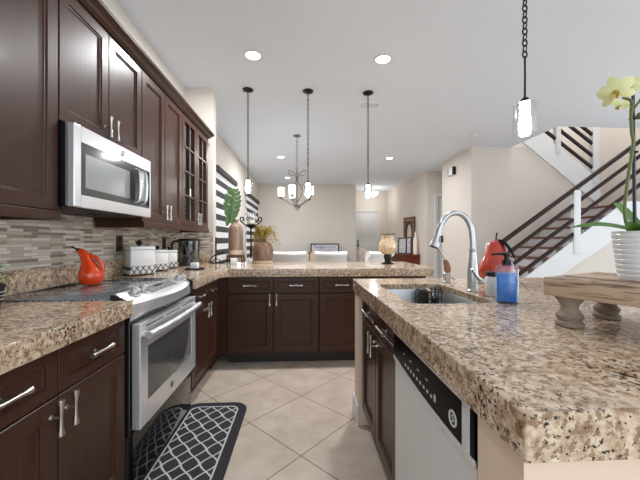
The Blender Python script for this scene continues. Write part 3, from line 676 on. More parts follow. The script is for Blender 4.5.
flower(sx_ - 0.080, sy_ - 0.02, 1.603, (-0.8, -0.55, -0.2), 0.046, 0.2)
flower(sx_ + 0.032, sy_ - 0.02, 1.628, (-0.4, -0.75, 0.35), 0.052, -0.5)
flower(sx_ - 0.032, sy_ + 0.012, 1.582, (0.2, 0.6, -0.5), 0.03, 0.9)

# ------------------------------------------------------------------ dishwasher
dw = thing('dishwasher', 'stainless steel dishwasher with black control panel in the island', 'dishwasher', (0.68, 0.947, 0))
DX = 0.368
def low(y):     # curved lower edge of the control panel
    t = (y - 0.947) / 0.30; return 0.688 + 0.012 * (t + 1) / 2 - 0.0 + 0.012 * t * t
ys = [0.650 + 0.594 * i / 24 for i in range(25)]
MB().box(0.40, 0.646, 0.10, 0.97, 1.249, 0.831).box(0.45, 0.65, 0, 0.95, 1.245, 0.10).build('tub', M['black'], dw, False)
mb = MB()
mb.loft([[(DX, y, 0.115), (0.399, y, 0.115), (0.399, y, low(y)), (DX, y, low(y))] for y in ys]); mb.build('door', M['steel'], dw)
mb = MB()
mb.loft([[(DX - 0.006, y, low(y) + 0.020), (DX + 0.001, y, low(y) + 0.001), (0.399, y, low(y) + 0.001), (0.399, y, 0.829), (DX, y, 0.829), (DX - 0.006, y, 0.822)] for y in ys]); cp_ = mb.build('control_panel', M['blackgloss'], dw)
mb = MB()
mb.loft([[(DX - 0.0075, y, low(y) + 0.003), (DX - 0.002, y, low(y) - 0.004), (DX - 0.0005, y, low(y) + 0.014), (DX - 0.0078, y, low(y) + 0.018)] for y in ys])
mb.box(DX - 0.008, 0.668, 0.705, DX - 0.0055, 0.70, 0.822, 0.001).box(DX - 0.008, 0.700, 0.817, DX - 0.0055, 1.244, 0.822)
mb.build('panel_trim', M['steel'], cp_)
mb = MB()
for k in range(9): MB().box(DX - 0.0072, 0.868 + k * 0.028, 0.738, DX - 0.0062, 0.880 + k * 0.028, 0.746).build('button', M['grille'], cp_, False)
for k in range(4): MB().box(DX - 0.0072, 0.90 + k * 0.07, 0.772, DX - 0.0062, 0.915 + k * 0.07, 0.775).build('indicator_light', M['grille'], cp_, False)
MB().box(DX - 0.0072, 0.845, 0.738, DX - 0.0062, 0.856, 0.757).build('button', M['grille'], cp_, False)
mb = MB(); mb.torus((DX - 0.0068, 0.745, 0.752), 0.017, 0.003, RY(90), 28); mb.tube(catmull([(DX - 0.0068, 0.750, 0.744), (DX - 0.0068, 0.740, 0.748), (DX - 0.0068, 0.750, 0.757), (DX - 0.0068, 0.742, 0.76)], 4), 0.0015, 6)
mb.build('badge', M['grille'], cp_)['label'] = 'round light badge'

# ------------------------------------------------------------------ range
rg = thing('oven_range', 'stainless steel slide-in range with black glass cooktop', 'oven', (-1.10, 1.856, 0))
Y0, Y1, YC = 1.449, 2.268, 1.8585
MB().box(-1.38, Y0 + 0.002, 0.10, -0.788, Y1 - 0.002, 0.905).box(-1.38, Y0 + 0.01, 0.0, -0.84, Y1 - 0.01, 0.10).box(-0.788, Y0 + 0.002, 0.30, -0.775, Y0 + 0.012, 0.90).box(-0.788, Y1 - 0.012, 0.30, -0.775, Y1 - 0.002, 0.90).build('body', M['black'], rg, False)
ck = MB().box(-1.384, Y0, 0.906, -0.862, Y1, 0.9195, 0.002).build('cooktop', M['cooktop'], rg)
mb = MB()
for cx, cy, r in ((-1.02, 1.66, 0.10), (-1.02, 2.05, 0.115), (-1.25, 1.66, 0.09), (-1.25, 2.05, 0.09)): mb.torus((cx, cy, 0.9196), r, 0.0008, None, 40, 6)
mb.build('burner_ring', M['drum'], ck)
def xf(y): t = (y - YC) / 0.37; return -0.782 + 0.062 * (1 - t * t)
ys = [Y0 + 0.036 + (Y1 - Y0 - 0.050) * i / 28 for i in range(29)]
mb = MB()
mb.loft([[(-0.866, y, 0.86), (-0.866, y, 0.934), (-0.850, y, 0.936), (xf(y) - 0.012, y, 0.900), (xf(y), y, 0.888), (xf(y) - 0.002, y, 0.874), (xf(y) - 0.010, y, 0.868), (xf(y) - 0.012, y, 0.835), (-0.787, y, 0.812), (-0.787, y, 0.86)] for y in ys])
cpn = mb.build('control_panel', M['steelh'], rg, ang=28)
for s_ in (Y0 + 0.020, Y1 - 0.0125):
    MB().prism([(-0.866, 0.82), (-0.866, 0.934), (-0.85, 0.935), (-0.788, 0.903), (-0.779, 0.885), (-0.784, 0.82)], 'Y', s_, s_ + 0.0115).build('end_cap', M['black'], cpn, False)
# sloped-top frame: slope from (-.850,.936) to the front edge
def top_z(x, y):
    x1 = xf(y) - 0.012; return 0.936 - (x + 0.850) / (x1 + 0.850) * 0.036
for ky in (1.575, 1.655, 2.105, 2.185):
    kx = -0.815; nrm = RY(30 if True else 0)
    kn = MB(T(kx, ky, top_z(kx, ky)) @ RY(22)).lathe([(0.027, -0.002), (0.028, 0.004), (0.022, 0.007), (0.0205, 0.024), (0.018, 0.027), (0.001, 0.0275)], (0, 0, 0), 24)
    kn.m = T(kx, ky, top_z(kx, ky)) @ RY(22); kn.box(-0.019, -0.005, 0.024, 0.019, 0.005, 0.034, 0.003)
    kn.build('knob', M['satin'], cpn)
mb = MB()
mb.loft([[(-0.838, y, top_z(-0.838, y) + 0.0006), (-0.838, y, top_z(-0.838, y) - 0.004), (-0.775, y, top_z(-0.775, y) - 0.004), (-0.775, y, top_z(-0.775, y) + 0.0006)] for y in [1.68 + 0.34 * i / 8 for i in range(9)]])
dsp = mb.build('display', M['display'], cpn)
mb = MB()
for r in range(3):
    for k in range(6):
        y = 1.70 + k * 0.055; x = -0.828 + r * 0.018
        if k in (2, 3) and r < 2: continue
        MB().box(x - 0.003, y - 0.008, top_z(x, y) + 0.0004, x + 0.003, y + 0.008, top_z(x, y) + 0.0016).build('button', M['drum'], dsp, False)
MB().box(-0.832, 1.80, top_z(-0.82, 1.84) - 0.002, -0.815, 1.885, top_z(-0.832, 1.84) + 0.0012).build('clock_display', M['drum'], dsp, False)
# oven door
D0, D1 = Y0 + 0.042, Y1 - 0.034
WIN = (1.565, 2.155, 0.415, 0.675)
mb = MB()
mb.box(-0.784, D0, 0.310, -0.744, WIN[0], 0.795, 0.004).box(-0.784, WIN[1], 0.310, -0.744, D1, 0.795, 0.004).box(-0.784, WIN[0], 0.310, -0.744, WIN[1], WIN[2]).box(-0.784, WIN[0], WIN[3], -0.744, WIN[1], 0.795)
od = mb.build('oven_door', M['steelh'], rg, False)
MB().box(-0.770, WIN[0] - 0.004, WIN[2] - 0.004, -0.7465, WIN[1] + 0.004, WIN[3] + 0.004, 0.003).build('door_window', M['ovenglass'], od)
mb = MB()
for k in range(3): mb.box(-0.7445, D0 + 0.05 + k * 0.225, 0.772, -0.7435, D0 + 0.05 + k * 0.225 + 0.19, 0.778)
mb.build('vent_slot', M['black'], od, False)
hp = [(-0.712, D0 + 0.012, 0.742)] + [(-0.712 + 0.014 * math.sin(PI * i / 10), D0 + 0.03 + (D1 - D0 - 0.06) * i / 10, 0.742) for i in range(11)] + [(-0.712, D1 - 0.012, 0.742)]
mb = MB(); mb.tube(hp, 0.0165, 14)
for y in (D0 + 0.035, D1 - 0.035): mb.tube([(-0.7445, y, 0.742), (-0.712, y, 0.742)], [0.015, 0.012], 12)
mb.build('oven_handle', M['steelh'], od)
mb = MB(); mb.torus((-0.7432, YC - 0.02, 0.365), 0.014, 0.0022, RY(90), 24); mb.tube([(-0.7432, YC - 0.027, 0.361), (-0.7432, YC - 0.018, 0.369), (-0.7432, YC - 0.012, 0.362)], 0.0014, 6); mb.build('badge', M['drum'], od)['label'] = 'small round badge'
MB().box(-0.815, D0, 0.035, -0.775, D1, 0.300, 0.003).build('storage_drawer', M['drawerblack'], rg)

# ------------------------------------------------------------------ microwave
mw = thing('microwave', 'stainless steel over-the-range microwave with vertical handle', 'microwave', (-1.22, 1.84, 1.334))
MB().box(-1.405, 1.483, 1.345, -1.070, 2.200, 1.718).build('body', M['black'], mw, False)
MB().box(-1.068, 1.482, 1.34, -1.062, 2.2, 1.712).build('side_trim', M['chrome'], mw, False)
fm = MB()
a0, a1, z0, z1 = 1.528, 2.188, 1.393, 1.640
fm.box(-1.060, 1.482, 1.336, -1.030, a0, 1.714, 0.003).box(-1.060, a1, 1.336, -1.030, 2.201, 1.714, 0.003).box(-1.060, a0, 1.336, -1.030, a1, z0).box(-1.060, a0, z1, -1.030, a1, 1.714)
fr = fm.build('door', M['steelh'], mw, False)
MB().box(-1.052, a0 - 0.003, z0 - 0.003, -1.0325, a1 + 0.003, z1 + 0.003).build('door_glass', M['ovenglass'], fr, False)
MB().box(-1.034, 1.56, 1.43, -1.0318, 1.945, 1.592, 0.001).build('window_screen', M['display'], fr, False)
MB().box(-1.034, 2.125, 1.41, -1.0318, 2.182, 1.63, 0.001).build('keypad', M['blackgloss'], fr, False)
hb = MB()
for y in (1.985, 2.062): hb.tube(catmull([(-1.032, y, 1.612), (-1.000, y, 1.608), (-0.992, y, 1.57), (-0.990, y, 1.515), (-0.992, y, 1.46), (-1.000, y, 1.42), (-1.032, y, 1.416)], 4), 0.0085, 10)
hb.box(-1.006, 1.987, 1.425, -0.994, 2.060, 1.604, 0.004)
hb.build('handle', M['chrome'], fr)
mb = MB(); mb.torus((-1.0292, 1.865, 1.678), 0.014, 0.003, RY(90), 24); mb.sphere((-1.0295, 1.865, 1.678), 0.011, 0.12, 1, 1, 14); mb.build('badge', M['chrome'], fr)['label'] = 'round chrome badge'
mb = MB().box(-1.39, 1.50, 1.333, -1.09, 2.18, 1.344)
for k in range(8): mb.box(-1.36 + k * 0.033, 1.53, 1.328, -1.345 + k * 0.033, 1.80, 1.334).box(-1.36 + k * 0.033, 1.87, 1.328, -1.345 + k * 0.033, 2.15, 1.334)
mb.build('grease_filter', M['outlet'], mw, False)

# ------------------------------------------------------------------ things on the left counters
cr = thing('oil_cruet', 'orange glazed oil cruet with a bent neck on the cooktop', 'cruet', (-1.245, 1.93, 0.9207))
cm = T(-1.245, 1.93, 0.9207) @ RZ(12)
cprof = [(0, 0.035, 0), (0, 0.046, 0.003), (0, 0.060, 0.022), (0, 0.066, 0.048), (0, 0.062, 0.076), (-0.007, 0.046, 0.104), (-0.016, 0.035, 0.128), (-0.025, 0.029, 0.150), (-0.033, 0.025, 0.170), (-0.042, 0.022, 0.185), (-0.052, 0.019, 0.196), (-0.061, 0.015, 0.202)]
crings = []
for k, (ox, r, z) in enumerate(cprof):
    tilt = max(0, k - 5) / 6 * 0.75          # the mouth tips over towards the spout
    crings.append([(ox + r * math.cos(2 * PI * i / 32) * math.cos(tilt), r * math.sin(2 * PI * i / 32), z + r * math.cos(2 * PI * i / 32) * math.sin(tilt)) for i in range(32)])
MB(cm).loft(crings).build('body', M['orange'], cr)
MB(cm).tube(catmull([(-0.024, 0, 0.172), (0.010, 0, 0.166), (0.038, 0, 0.146), (0.055, 0, 0.118), (0.060, 0, 0.090), (0.050, 0, 0.062)], 5), 0.0105, 14).build('handle', M['orange'], cr)
MB(cm).tube([(-0.058, 0, 0.200), (-0.070, 0, 0.207)], [0.012, 0.0105], 12).tube([(-0.068, 0, 0.206), (-0.100, 0, 0.224)], [0.006, 0.0035], 10).build('pour_spout', M['iron'], cr)

def canister(label, x, y, w, h, rot=45):
    mm = T(x, y, Z1) @ RZ(rot); a = w / 2
    root = thing('canister', label, 'canister', (x, y, Z1), 'white lidded canisters on the back counter')
    f = MB(mm)
    for sx in (-1, 1):
        for sy in (-1, 1): f.box(sx * a * 0.82 - 0.008, sy * a * 0.82 - 0.008, 0.0005, sx * a * 0.82 + 0.008, sy * a * 0.82 + 0.008, 0.012, 0.003)
    f.build('foot', M['iron'], root)
    bz = 0.012 + h * 0.26
    band = MB().box(-a - 0.003, -a - 0.003, 0.012, a + 0.003, a + 0.003, bz, 0.004)
    o = band.build('trellis_band', M['canband'], None)
    o.parent = root; o.rotation_euler = (0, 0, math.radians(rot))
    # the band keeps its own object axes so the lattice runs round the sides
    MB(mm).box(-a, -a, bz + 0.0005, a, a, h * 0.87, 0.008, 3).build('body', M['ceramic'], root)
    ld = MB(mm).box(-a - 0.003, -a - 0.003, h * 0.87, a + 0.003, a + 0.003, h, 0.008, 3).build('lid', M['ceramic'], root)
    k = min(0.022, w * 0.13)
    MB(mm).lathe([(k * 0.5, h), (k * 0.35, h + k * 0.35)], (0, 0, 0), 14).sphere((0, 0, h + k * 1.15), k, seg=16).build('knob', M['iron'], ld)
    return root
canister('largest white canister with a black trellis band, right behind the range', -1.268, 2.52, 0.172, 0.222)
canister('middle white canister, between the largest canister and the smallest one', -1.268, 2.83, 0.132, 0.185)
canister('smallest white canister, beside the dark water pitcher', -1.275, 3.085, 0.112, 0.175)

pt = thing('water_pitcher', 'smoky clear water filter pitcher with black lid in the corner', 'pitcher', (-1.20, 3.40, Z1))
pm = T(-1.20, 3.40, Z1) @ RZ(0)
def oval(a, b, z, n=28): return [(a * math.cos(2 * PI * i / n), b * math.sin(2 * PI * i / n), z) for i in range(n)]
MB(pm).loft([oval(0.095, 0.07, 0), oval(0.10, 0.075, 0.01), oval(0.115, 0.082, 0.255), oval(0.112, 0.079, 0.256), oval(0.097, 0.072, 0.012)], True, False).build('body', M['pitcher'], pt)
MB(pm).loft([oval(0.096, 0.071, 0.008), oval(0.102, 0.0735, 0.09)]).build('water', clear_glass('bluish_water', (0.30, 0.36, 0.48, 1), 0.1), pt)
MB(pm).loft([oval(0.06, 0.05, 0.12), oval(0.10, 0.072, 0.15), oval(0.105, 0.076, 0.25)]).build('reservoir', M['drum'], pt)
MB(pm).loft([oval(0.116, 0.084, 0.257), oval(0.118, 0.086, 0.262), oval(0.115, 0.083, 0.276), oval(0.09, 0.06, 0.285)]).box(0.09, -0.025, 0.262, 0.142, 0.025, 0.274, 0.004).build('lid', M['black'], pt)
MB(pm).tube(catmull([(-0.108, 0, 0.25), (-0.15, 0, 0.255), (-0.175, 0, 0.22), (-0.172, 0, 0.12), (-0.15, 0, 0.06), (-0.10, 0, 0.05)], 5), 0.011, 10).build('handle', M['black'], pt)
ct = tag(MB().lathe([(0.05, 0), (0.085, 0.004), (0.09, 0.012), (0.083, 0.012), (0.05, 0.007), (0.001, 0.007)], (-0.99, 2.955, Z1 + 0.0003), 28).build('saucer', M['iron']), 'small dark saucer under the white cube candle on the back counter', 'saucer')
cn = thing('cube_candle', 'small white cube candle on the dark saucer near the pitcher', 'candle', (-0.99, 2.955, Z1 + 0.0076))
MB().box(-1.022, 2.923, Z1 + 0.0076, -0.958, 2.987, Z1 + 0.062, 0.005).build('wax_block', M['ceramic'], cn)
MB().cyl((-0.99, 2.955, Z1 + 0.0621), (-0.99, 2.956, Z1 + 0.072), 0.0015, seg=6).build('wick', M['iron'], cn)

def outlet(label, y, z):
    r = thing('wall_outlet', label, 'outlet', (WL + 0.011, y, z), 'dark outlets in the tiled wall')
    MB().box(WL + 0.0102, y - 0.04, z - 0.062, WL + 0.016, y + 0.04, z + 0.062, 0.002).build('plate', M['outlet'], r)
    MB().box(WL + 0.0161, y - 0.018, z + 0.008, WL + 0.019, y + 0.018, z + 0.04, 0.002).box(WL + 0.0161, y - 0.018, z - 0.04, WL + 0.019, y + 0.018, z - 0.008, 0.002).build('socket', M['black'], r)
outlet('dark bronze outlet on the tile left of the largest canister', 2.505, 1.155)
outlet('dark outlet on the tile above the smallest canister', 3.29, 1.150)

# plant in black pot, cut by the left edge of the photograph
lp = thing('potted_herb', 'small green plant in a black and white striped pot at the left edge', 'plant', (-1.268, 1.325, Z1))
MB().lathe([(0.045, 0), (0.05, 0.002), (0.064, 0.085), (0.066, 0.09), (0.06, 0.09), (0.055, 0.075), (0.001, 0.075)], (-1.268, 1.325, Z1), 28).build('pot', M['stonepot'], lp)
mb = MB()
for z in (0.03, 0.045, 0.06): mb.torus((-1.268, 1.325, Z1 + z), 0.0505 + z * 0.165, 0.002, None, 28, 6)
mb.build('stripe', M['grille'], lp)
random.seed(5); mb = MB()
for k in range(46):
    a = random.uniform(0, 2 * PI); r = random.uniform(0.01, 0.06); h = random.uniform(0.0, 0.11)
    b0 = Vector((-1.268 + r * math.cos(a) * 0.7, 1.325 + r * math.sin(a) * 0.7, Z1 + 0.078 + h * 0.7)); d_ = Vector((math.cos(a), math.sin(a), random.uniform(-0.1, 0.9))) * random.uniform(0.02, 0.04)
    mb.leaf([b0, b0 + d_ * 0.5 + Vector((0, 0, 0.006)), b0 + d_], [0.003, 0.010, 0.001], (-math.sin(a), math.cos(a), 0.1))
mb.build('foliage', plain('fresh_green', srgb(104, 158, 66), 0.5, vary=0.35, scale=40), lp)

# ------------------------------------------------------------------ things at the back of the peninsula
stn = thing('plinth_stand', 'low dark wooden plinth with iron feet under the tall brown vase', 'stand', (-0.785, 3.74, Z1))
MB().box(-0.875, 3.66, Z1 + 0.065, -0.695, 3.82, Z1 + 0.098, 0.005).build('top', M['carved'], stn)
for x in (-0.862, -0.708):
    for y in (3.675, 3.805):
        MB().tube(catmull([(x, y, Z1 + 0.066), (x + (0.012 if x > -0.78 else -0.012), y, Z1 + 0.04), (x, y, Z1 + 0.02), (x + (0.018 if x > -0.78 else -0.018), y, Z1 + 0.006)], 4), 0.0075, 8).build('leg', M['iron'], stn)
vs = thing('tall_vase', 'tall streaked brown bottle vase holding a monstera leaf', 'vase', (-0.785, 3.74, Z1 + 0.0985))
vb = Z1 + 0.0985
MB().lathe([(0.06, 0.076), (0.083, 0.0765), (0.084, 0.17), (0.083, 0.30), (0.076, 0.345), (0.05, 0.378), (0.03, 0.392), (0.027, 0.41), (0.036, 0.424), (0.036, 0.43), (0.026, 0.43), (0.024, 0.41), (0.001, 0.40)], (-0.785, 3.74, vb - 0.022), 36).build('body', M['vasebrown'], vs)
MB().lathe([(0.07, 0.0), (0.08, 0.003), (0.083, 0.053), (0.06, 0.054)], (-0.785, 3.74, vb), 36).build('base_band', M['cream'], vs)
ml = thing('monstera_leaf', 'large green split monstera leaf standing in the tall vase', 'leaf', (-0.785, 3.74, vb + 0.40))
MB().tube(catmull([(-0.785, 3.74, vb + 0.385), (-0.80, 3.735, vb + 0.45), (-0.825, 3.73, vb + 0.52)], 5), 0.005, 8).build('stem', M['leaf'], ml)
# blade in a slightly tilted plane; outline with deep splits
def blade():
    mb = MB(T(-0.835, 3.70, vb + 0.375) @ RZ(12) @ RX(-10) @ RY(6))
    L = 0.42
    for sgn in (-1, 1):
        nf = 8
        for k in range(nf):
            t0, t1 = k / nf, (k + 0.78) / nf
            w = 0.108 * (math.sin(PI * (0.10 + 0.84 * (k + 0.4) / nf)) ** 0.7) * (0.9 if sgn > 0 else 1.0)
            dz = 0.10 if k < nf - 1 else 0.05
            p = [(0, -0.0, t0 * L), (sgn * w * 0.45, 0.018, t0 * L + dz * 0.08 * 1 - (0.05 if k == 0 else 0)), (sgn * w * 0.85, 0.012, t0 * L + dz * 0.25 - (0.07 if k == 0 else 0)), (sgn * w, -0.004, t0 * L + dz * 0.62 - (0.05 if k == 0 else 0)), (sgn * w * 0.84, 0.006, t1 * L + dz * 0.40), (sgn * w * 0.45, 0.016, t1 * L + dz * 0.16), (0, 0.0, t1 * L + 0.004)]
            q = [(x, y + 0.0016, z) for x, y, z in p]
            mb.loft([p, q])
        strip = [(0, -0.001, 0), (sgn * 0.028, 0.006, 0.0), (sgn * 0.03, 0.008, L * 0.5), (sgn * 0.012, 0.004, L * 0.9), (0, -0.001, L)]
        mb.loft([strip, [(x, y + 0.0016, z) for x, y, z in strip]])
    return mb
blade().build('blade', M['leaf'], ml)
tl = tag(MB().box(-0.812, 3.585, Z1 + 0.0005, -0.748, 3.645, Z1 + 0.066, 0.004).build('cube_candle', M['ceramic']), 'small white cube candle in front of the plinth under the tall vase', 'candle')
tl2 = tag(MB().box(-0.632, 3.70, Z1 + 0.0005, -0.585, 3.75, Z1 + 0.055, 0.004).build('cube_candle', M['ceramic']), 'small white cube candle between the tall vase and the brown jug', 'candle')
ws = thing('iron_scroll_stand', 'wrought iron scroll stand with an upright rod left of the tall vase', 'stand', (-0.99, 3.70, Z1))
MB().tube(catmull([(-1.07, 3.70, Z1 + 0.006), (-1.00, 3.69, Z1 + 0.006), (-0.90, 3.70, Z1 + 0.006)], 5), 0.006, 8).tube(catmull([(-1.07, 3.70, Z1 + 0.006), (-1.065, 3.70, Z1 + 0.045), (-1.03, 3.70, Z1 + 0.085), (-0.97, 3.70, Z1 + 0.115), (-0.905, 3.70, Z1 + 0.125)], 5), 0.006, 8).tube(catmull([(-1.05, 3.70, Z1 + 0.01), (-1.0, 3.70, Z1 + 0.05), (-0.95, 3.70, Z1 + 0.03), (-0.96, 3.70, Z1 + 0.015)], 5), 0.005, 8).build('scroll', M['iron'], ws)
MB().cyl((-1.005, 3.71, Z1 + 0.0), (-1.005, 3.71, Z1 + 0.30), 0.009, seg=8).build('rod', M['iron'], ws)
jg = thing('round_jug', 'squat round brown jug with a cream base holding yellow-green sprigs', 'jug', (-0.47, 3.73, Z1))
MB().lathe([(0.09, 0.031), (0.117, 0.032), (0.122, 0.09), (0.122, 0.16), (0.112, 0.205), (0.085, 0.238), (0.055, 0.252), (0.05, 0.262), (0.058, 0.276), (0.058, 0.283), (0.046, 0.283), (0.042, 0.262), (0.001, 0.255)], (-0.47, 3.73, Z1), 40).build('body', M['jugbrown'], jg)
MB().lathe([(0.10, 0), (0.112, 0.003), (0.117, 0.03), (0.08, 0.0305)], (-0.47, 3.73, Z1), 40).build('base_band', M['cream'], jg)
sp = tag(None or bpy.data.objects.new('dried_sprigs', None), 'drooping yellow-green sprigs standing in the round brown jug', 'plant'); C.objects.link(sp); sp.location = (-0.47, 3.73, Z1 + 0.27)
random.seed(3); mb = MB()
for k in range(58):
    a = random.uniform(0, 2 * PI); R = random.uniform(0.07, 0.19); hh = random.uniform(0.05, 0.16); R *= 0.5 if math.cos(a) < -0.3 else 1.0; dr = random.uniform(0.0, 0.17)
    b0 = Vector((-0.48 + 0.025 * math.cos(a), 3.735 + 0.025 * math.sin(a), Z1 + 0.27)); dv = Vector((math.cos(a), math.sin(a) * 0.55, 0))
    c = catmull([b0, b0 + dv * R * 0.35 + Vector((0, 0, hh)), b0 + dv * R * 0.75 + Vector((0, 0, hh * 0.9)), b0 + dv * R + Vector((0, 0, hh * 0.7 - dr))], 4)
    mb.tube(c, 0.0018, 5)
    for i in range(2, len(c)):
        for q in range(2):
            p = Vector(c[i]); dd = Vector((random.uniform(-1, 1), random.uniform(-1, 1), random.uniform(-0.6, 0.8))).normalized() * random.uniform(0.014, 0.03)
            mb.leaf([p, p + dd * 0.5, p + dd], [0.001, 0.0055, 0.0006], dd.cross(Vector((0.3, 0.2, 1))), 0.0006)
mb.build('foliage', M['sprig'], sp)
ch = thing('scroll_candle_holder', 'iron candle holder with scrolled arms and a clear glass cup, behind the jug', 'candle holder', (-0.615, 3.80, Z1))
hx, hy = -0.62, 3.815
mb = MB().lathe([(0.026, 0), (0.027, 0.005), (0.015, 0.015), (0.009, 0.04), (0.012, 0.12), (0.018, 0.15), (0.009, 0.18), (0.009, 0.40), (0.02, 0.41), (0.05, 0.435), (0.06, 0.45), (0.055, 0.455), (0.001, 0.452)], (hx, hy, Z1), 24)
mb.build('stand', M['iron'], ch)
mb = MB()
for s_ in (-1, 1):
    mb.tube(catmull([(hx + s_ * 0.0, hy, Z1 + 0.42), (hx + s_ * 0.05, hy, Z1 + 0.44), (hx + s_ * 0.10, hy, Z1 + 0.475), (hx + s_ * 0.128, hy, Z1 + 0.51), (hx + s_ * 0.115, hy, Z1 + 0.54), (hx + s_ * 0.088, hy, Z1 + 0.53), (hx + s_ * 0.09, hy, Z1 + 0.505), (hx + s_ * 0.105, hy, Z1 + 0.505)], 6), 0.0075, 8)
mb.build('scroll_arm', M['iron'], ch)
MB().lathe([(0.03, 0.456), (0.052, 0.462), (0.062, 0.52), (0.055, 0.57), (0.06, 0.60), (0.058, 0.60), (0.052, 0.57), (0.058, 0.52), (0.03, 0.46)], (hx, hy, Z1), 28, caps=False).build('glass_cup', M['glass'], ch)
MB().lathe([(0.04, 0.463), (0.046, 0.465), (0.046, 0.51), (0.001, 0.512)], (hx, hy, Z1), 20).build('candle', M['wax'], ch)
hc = thing('hurricane_candle_holder', 'gold crackle glass hurricane candle holder on a dark pedestal', 'candle holder', (0.955, 3.52, Z1))
MB().lathe([(0.07, 0), (0.072, 0.006), (0.045, 0.018), (0.034, 0.03), (0.038, 0.05), (0.046, 0.07), (0.044, 0.10), (0.04, 0.104), (0.001, 0.105)], (0.955, 3.52, Z1), 32).build('pedestal', M['bronze'], hc)
MB().lathe([(0.035, 0.1055), (0.065, 0.114), (0.092, 0.145), (0.101, 0.185), (0.097, 0.225), (0.082, 0.265), (0.071, 0.295), (0.072, 0.31), (0.085, 0.333), (0.082, 0.333), (0.068, 0.31), (0.067, 0.295), (0.078, 0.265), (0.093, 0.225), (0.097, 0.185), (0.065, 0.12), (0.001, 0.112)], (0.955, 3.52, Z1), 40).build('glass_bowl', M['mercury'], hc)
MB().torus((0.955, 3.52, Z1 + 0.333), 0.083, 0.005, None, 36).build('rim', M['bronze'], hc)

# ------------------------------------------------------------------ rug
rgm = thing('kitchen_mat', 'black cushioned floor mat with a white trellis pattern in front of the oven', 'mat', (-0.60, 1.74, 0))
x0, y0, x1, y1 = -0.83, 1.17, -0.392, 2.315
plate('mat_border', [rrect(x0, y0, x1, y1, 0.10, 8)], 0.0005, 0.012, M['matborder'], rgm, 0.003)
plate('white_outline', [rrect(x0 + 0.055, y0 + 0.055, x1 - 0.055, y1 - 0.055, 0.055, 8), rrect(x0 + 0.064, y0 + 0.064, x1 - 0.064, y1 - 0.064, 0.048, 8)], 0.0122, 0.0134, M['matline'], rgm, 0.0002)
plate('trellis_field', [rrect(x0 + 0.0645, y0 + 0.0645, x1 - 0.0645, y1 - 0.0645, 0.048, 8)], 0.0122, 0.0132, M['mat'], rgm, 0.0002)

# ------------------------------------------------------------------ pendants, chandelier, ceiling fittings
def chain(mb, x, y, z0, z1, L=0.036, r=0.0038, w=0.66):
    n = max(2, int((z1 - z0) / (L * 0.80))); st_ = (z1 - z0) / n
    for k in range(n):
        rot = RX(90) if k % 2 == 0 else RZ(90) @ RX(90)
        z = z0 + (k + 0.5) * st_
        pts = [tuple(T(x, y, z) @ rot @ Vector((L / 2 * w * math.cos(2 * PI * i / 10), L / 2 * math.sin(2 * PI * i / 10), 0))) for i in range(10)]
        mb.tube(pts, r, 5, True)
    return mb
def pendant(label, x, y, zb_, zrod=0.38):
    """zb_ = bottom of the glass"""
    r = thing('pendant_light', label, 'pendant lamp', (x, y, H), 'glass cylinder pendant lights')
    MB().lathe([(0.062, 0), (0.066, -0.006), (0.060, -0.016), (0.03, -0.026), (0.012, -0.032), (0.001, -0.034)], (x, y, H - 0.0005), 28).build('canopy', M['bronze'], r)
    zt_ = zb_ + 0.155
    chain(MB(), x, y, zt_ + 0.235, H - 0.034).build('chain', M['bronze'], r)
    MB().cyl((x, y, zt_ + 0.02), (x, y, zt_ + 0.24), 0.0055, seg=10).lathe([(0.006, 0.032), (0.014, 0.028), (0.03, 0.006), (0.031, 0.0), (0.001, 0.0)], (x, y, zt_), 24).build('rod', M['bronze'], r)
    MB().lathe([(0.028, zt_ - 0.001), (0.050, zt_ - 0.003), (0.052, zt_ - 0.008), (0.0525, zb_), (0.0495, zb_), (0.049, zt_ - 0.010), (0.03, zt_ - 0.006)], (x, y, 0), 32, caps=False).build('glass_shade', M['shadeglass'], r)
    MB().lathe([(0.001, zt_ - 0.0005), (0.022, zt_ - 0.001), (0.024, zt_ - 0.02), (0.017, zt_ - 0.038), (0.024, zt_ - 0.065), (0.029, zt_ - 0.10), (0.025, zt_ - 0.128), (0.014, zt_ - 0.143), (0.001, zt_ - 0.146)], (x, y, 0), 24).build('bulb', M['bulb'], r)
    return r
pendant('glass pendant light over the peninsula, closest to the glass-front cabinet', -0.663, 3.855, 1.745)
pendant('glass pendant light over the peninsula, in front of the chandelier', 0.061, 3.850, 1.715)
pendant('glass pendant light over the peninsula, above the gold hurricane holder', 0.80, 3.855, 1.70)
pendant('glass pendant light hanging over the island, above the soap dispenser', 1.131, 1.555, 1.725)

cx, cy = -0.103, 5.51
cl = thing('chandelier', 'dark iron chandelier with five lit glass shades over the dining table', 'chandelier', (cx, cy, H))
MB().lathe([(0.065, 0), (0.068, -0.01), (0.05, -0.02), (0.012, -0.035), (0.001, -0.04)], (cx, cy, H - 0.0005), 24).build('canopy', M['pewter'], cl)
chain(MB(), cx, cy, 2.45, H - 0.038, 0.05, 0.004).build('chain', M['pewter'], cl)
mb = MB()
for s_ in (-1, 1):
    mb.tube(catmull([(cx, cy, 2.33), (cx + s_ * 0.06, cy, 2.35), (cx + s_ * 0.13, cy, 2.40), (cx + s_ * 0.14, cy, 2.345), (cx + s_ * 0.09, cy, 2.30), (cx + s_ * 0.03, cy, 2.31), (cx + s_ * 0.02, cy, 2.2), (cx + s_ * 0.09, cy, 2.05), (cx + s_ * 0.05, cy, 1.92), (cx, cy, 1.84)], 5), 0.008, 8)
mb.tube([(cx, cy, 2.45), (cx, cy, 1.74)], 0.011, 10).lathe([(0.001, 1.675), (0.012, 1.685), (0.03, 1.72), (0.065, 1.755), (0.07, 1.765), (0.02, 1.78)], (cx, cy, 0), 20)
mb.build('scroll_body', M['pewter'], cl)
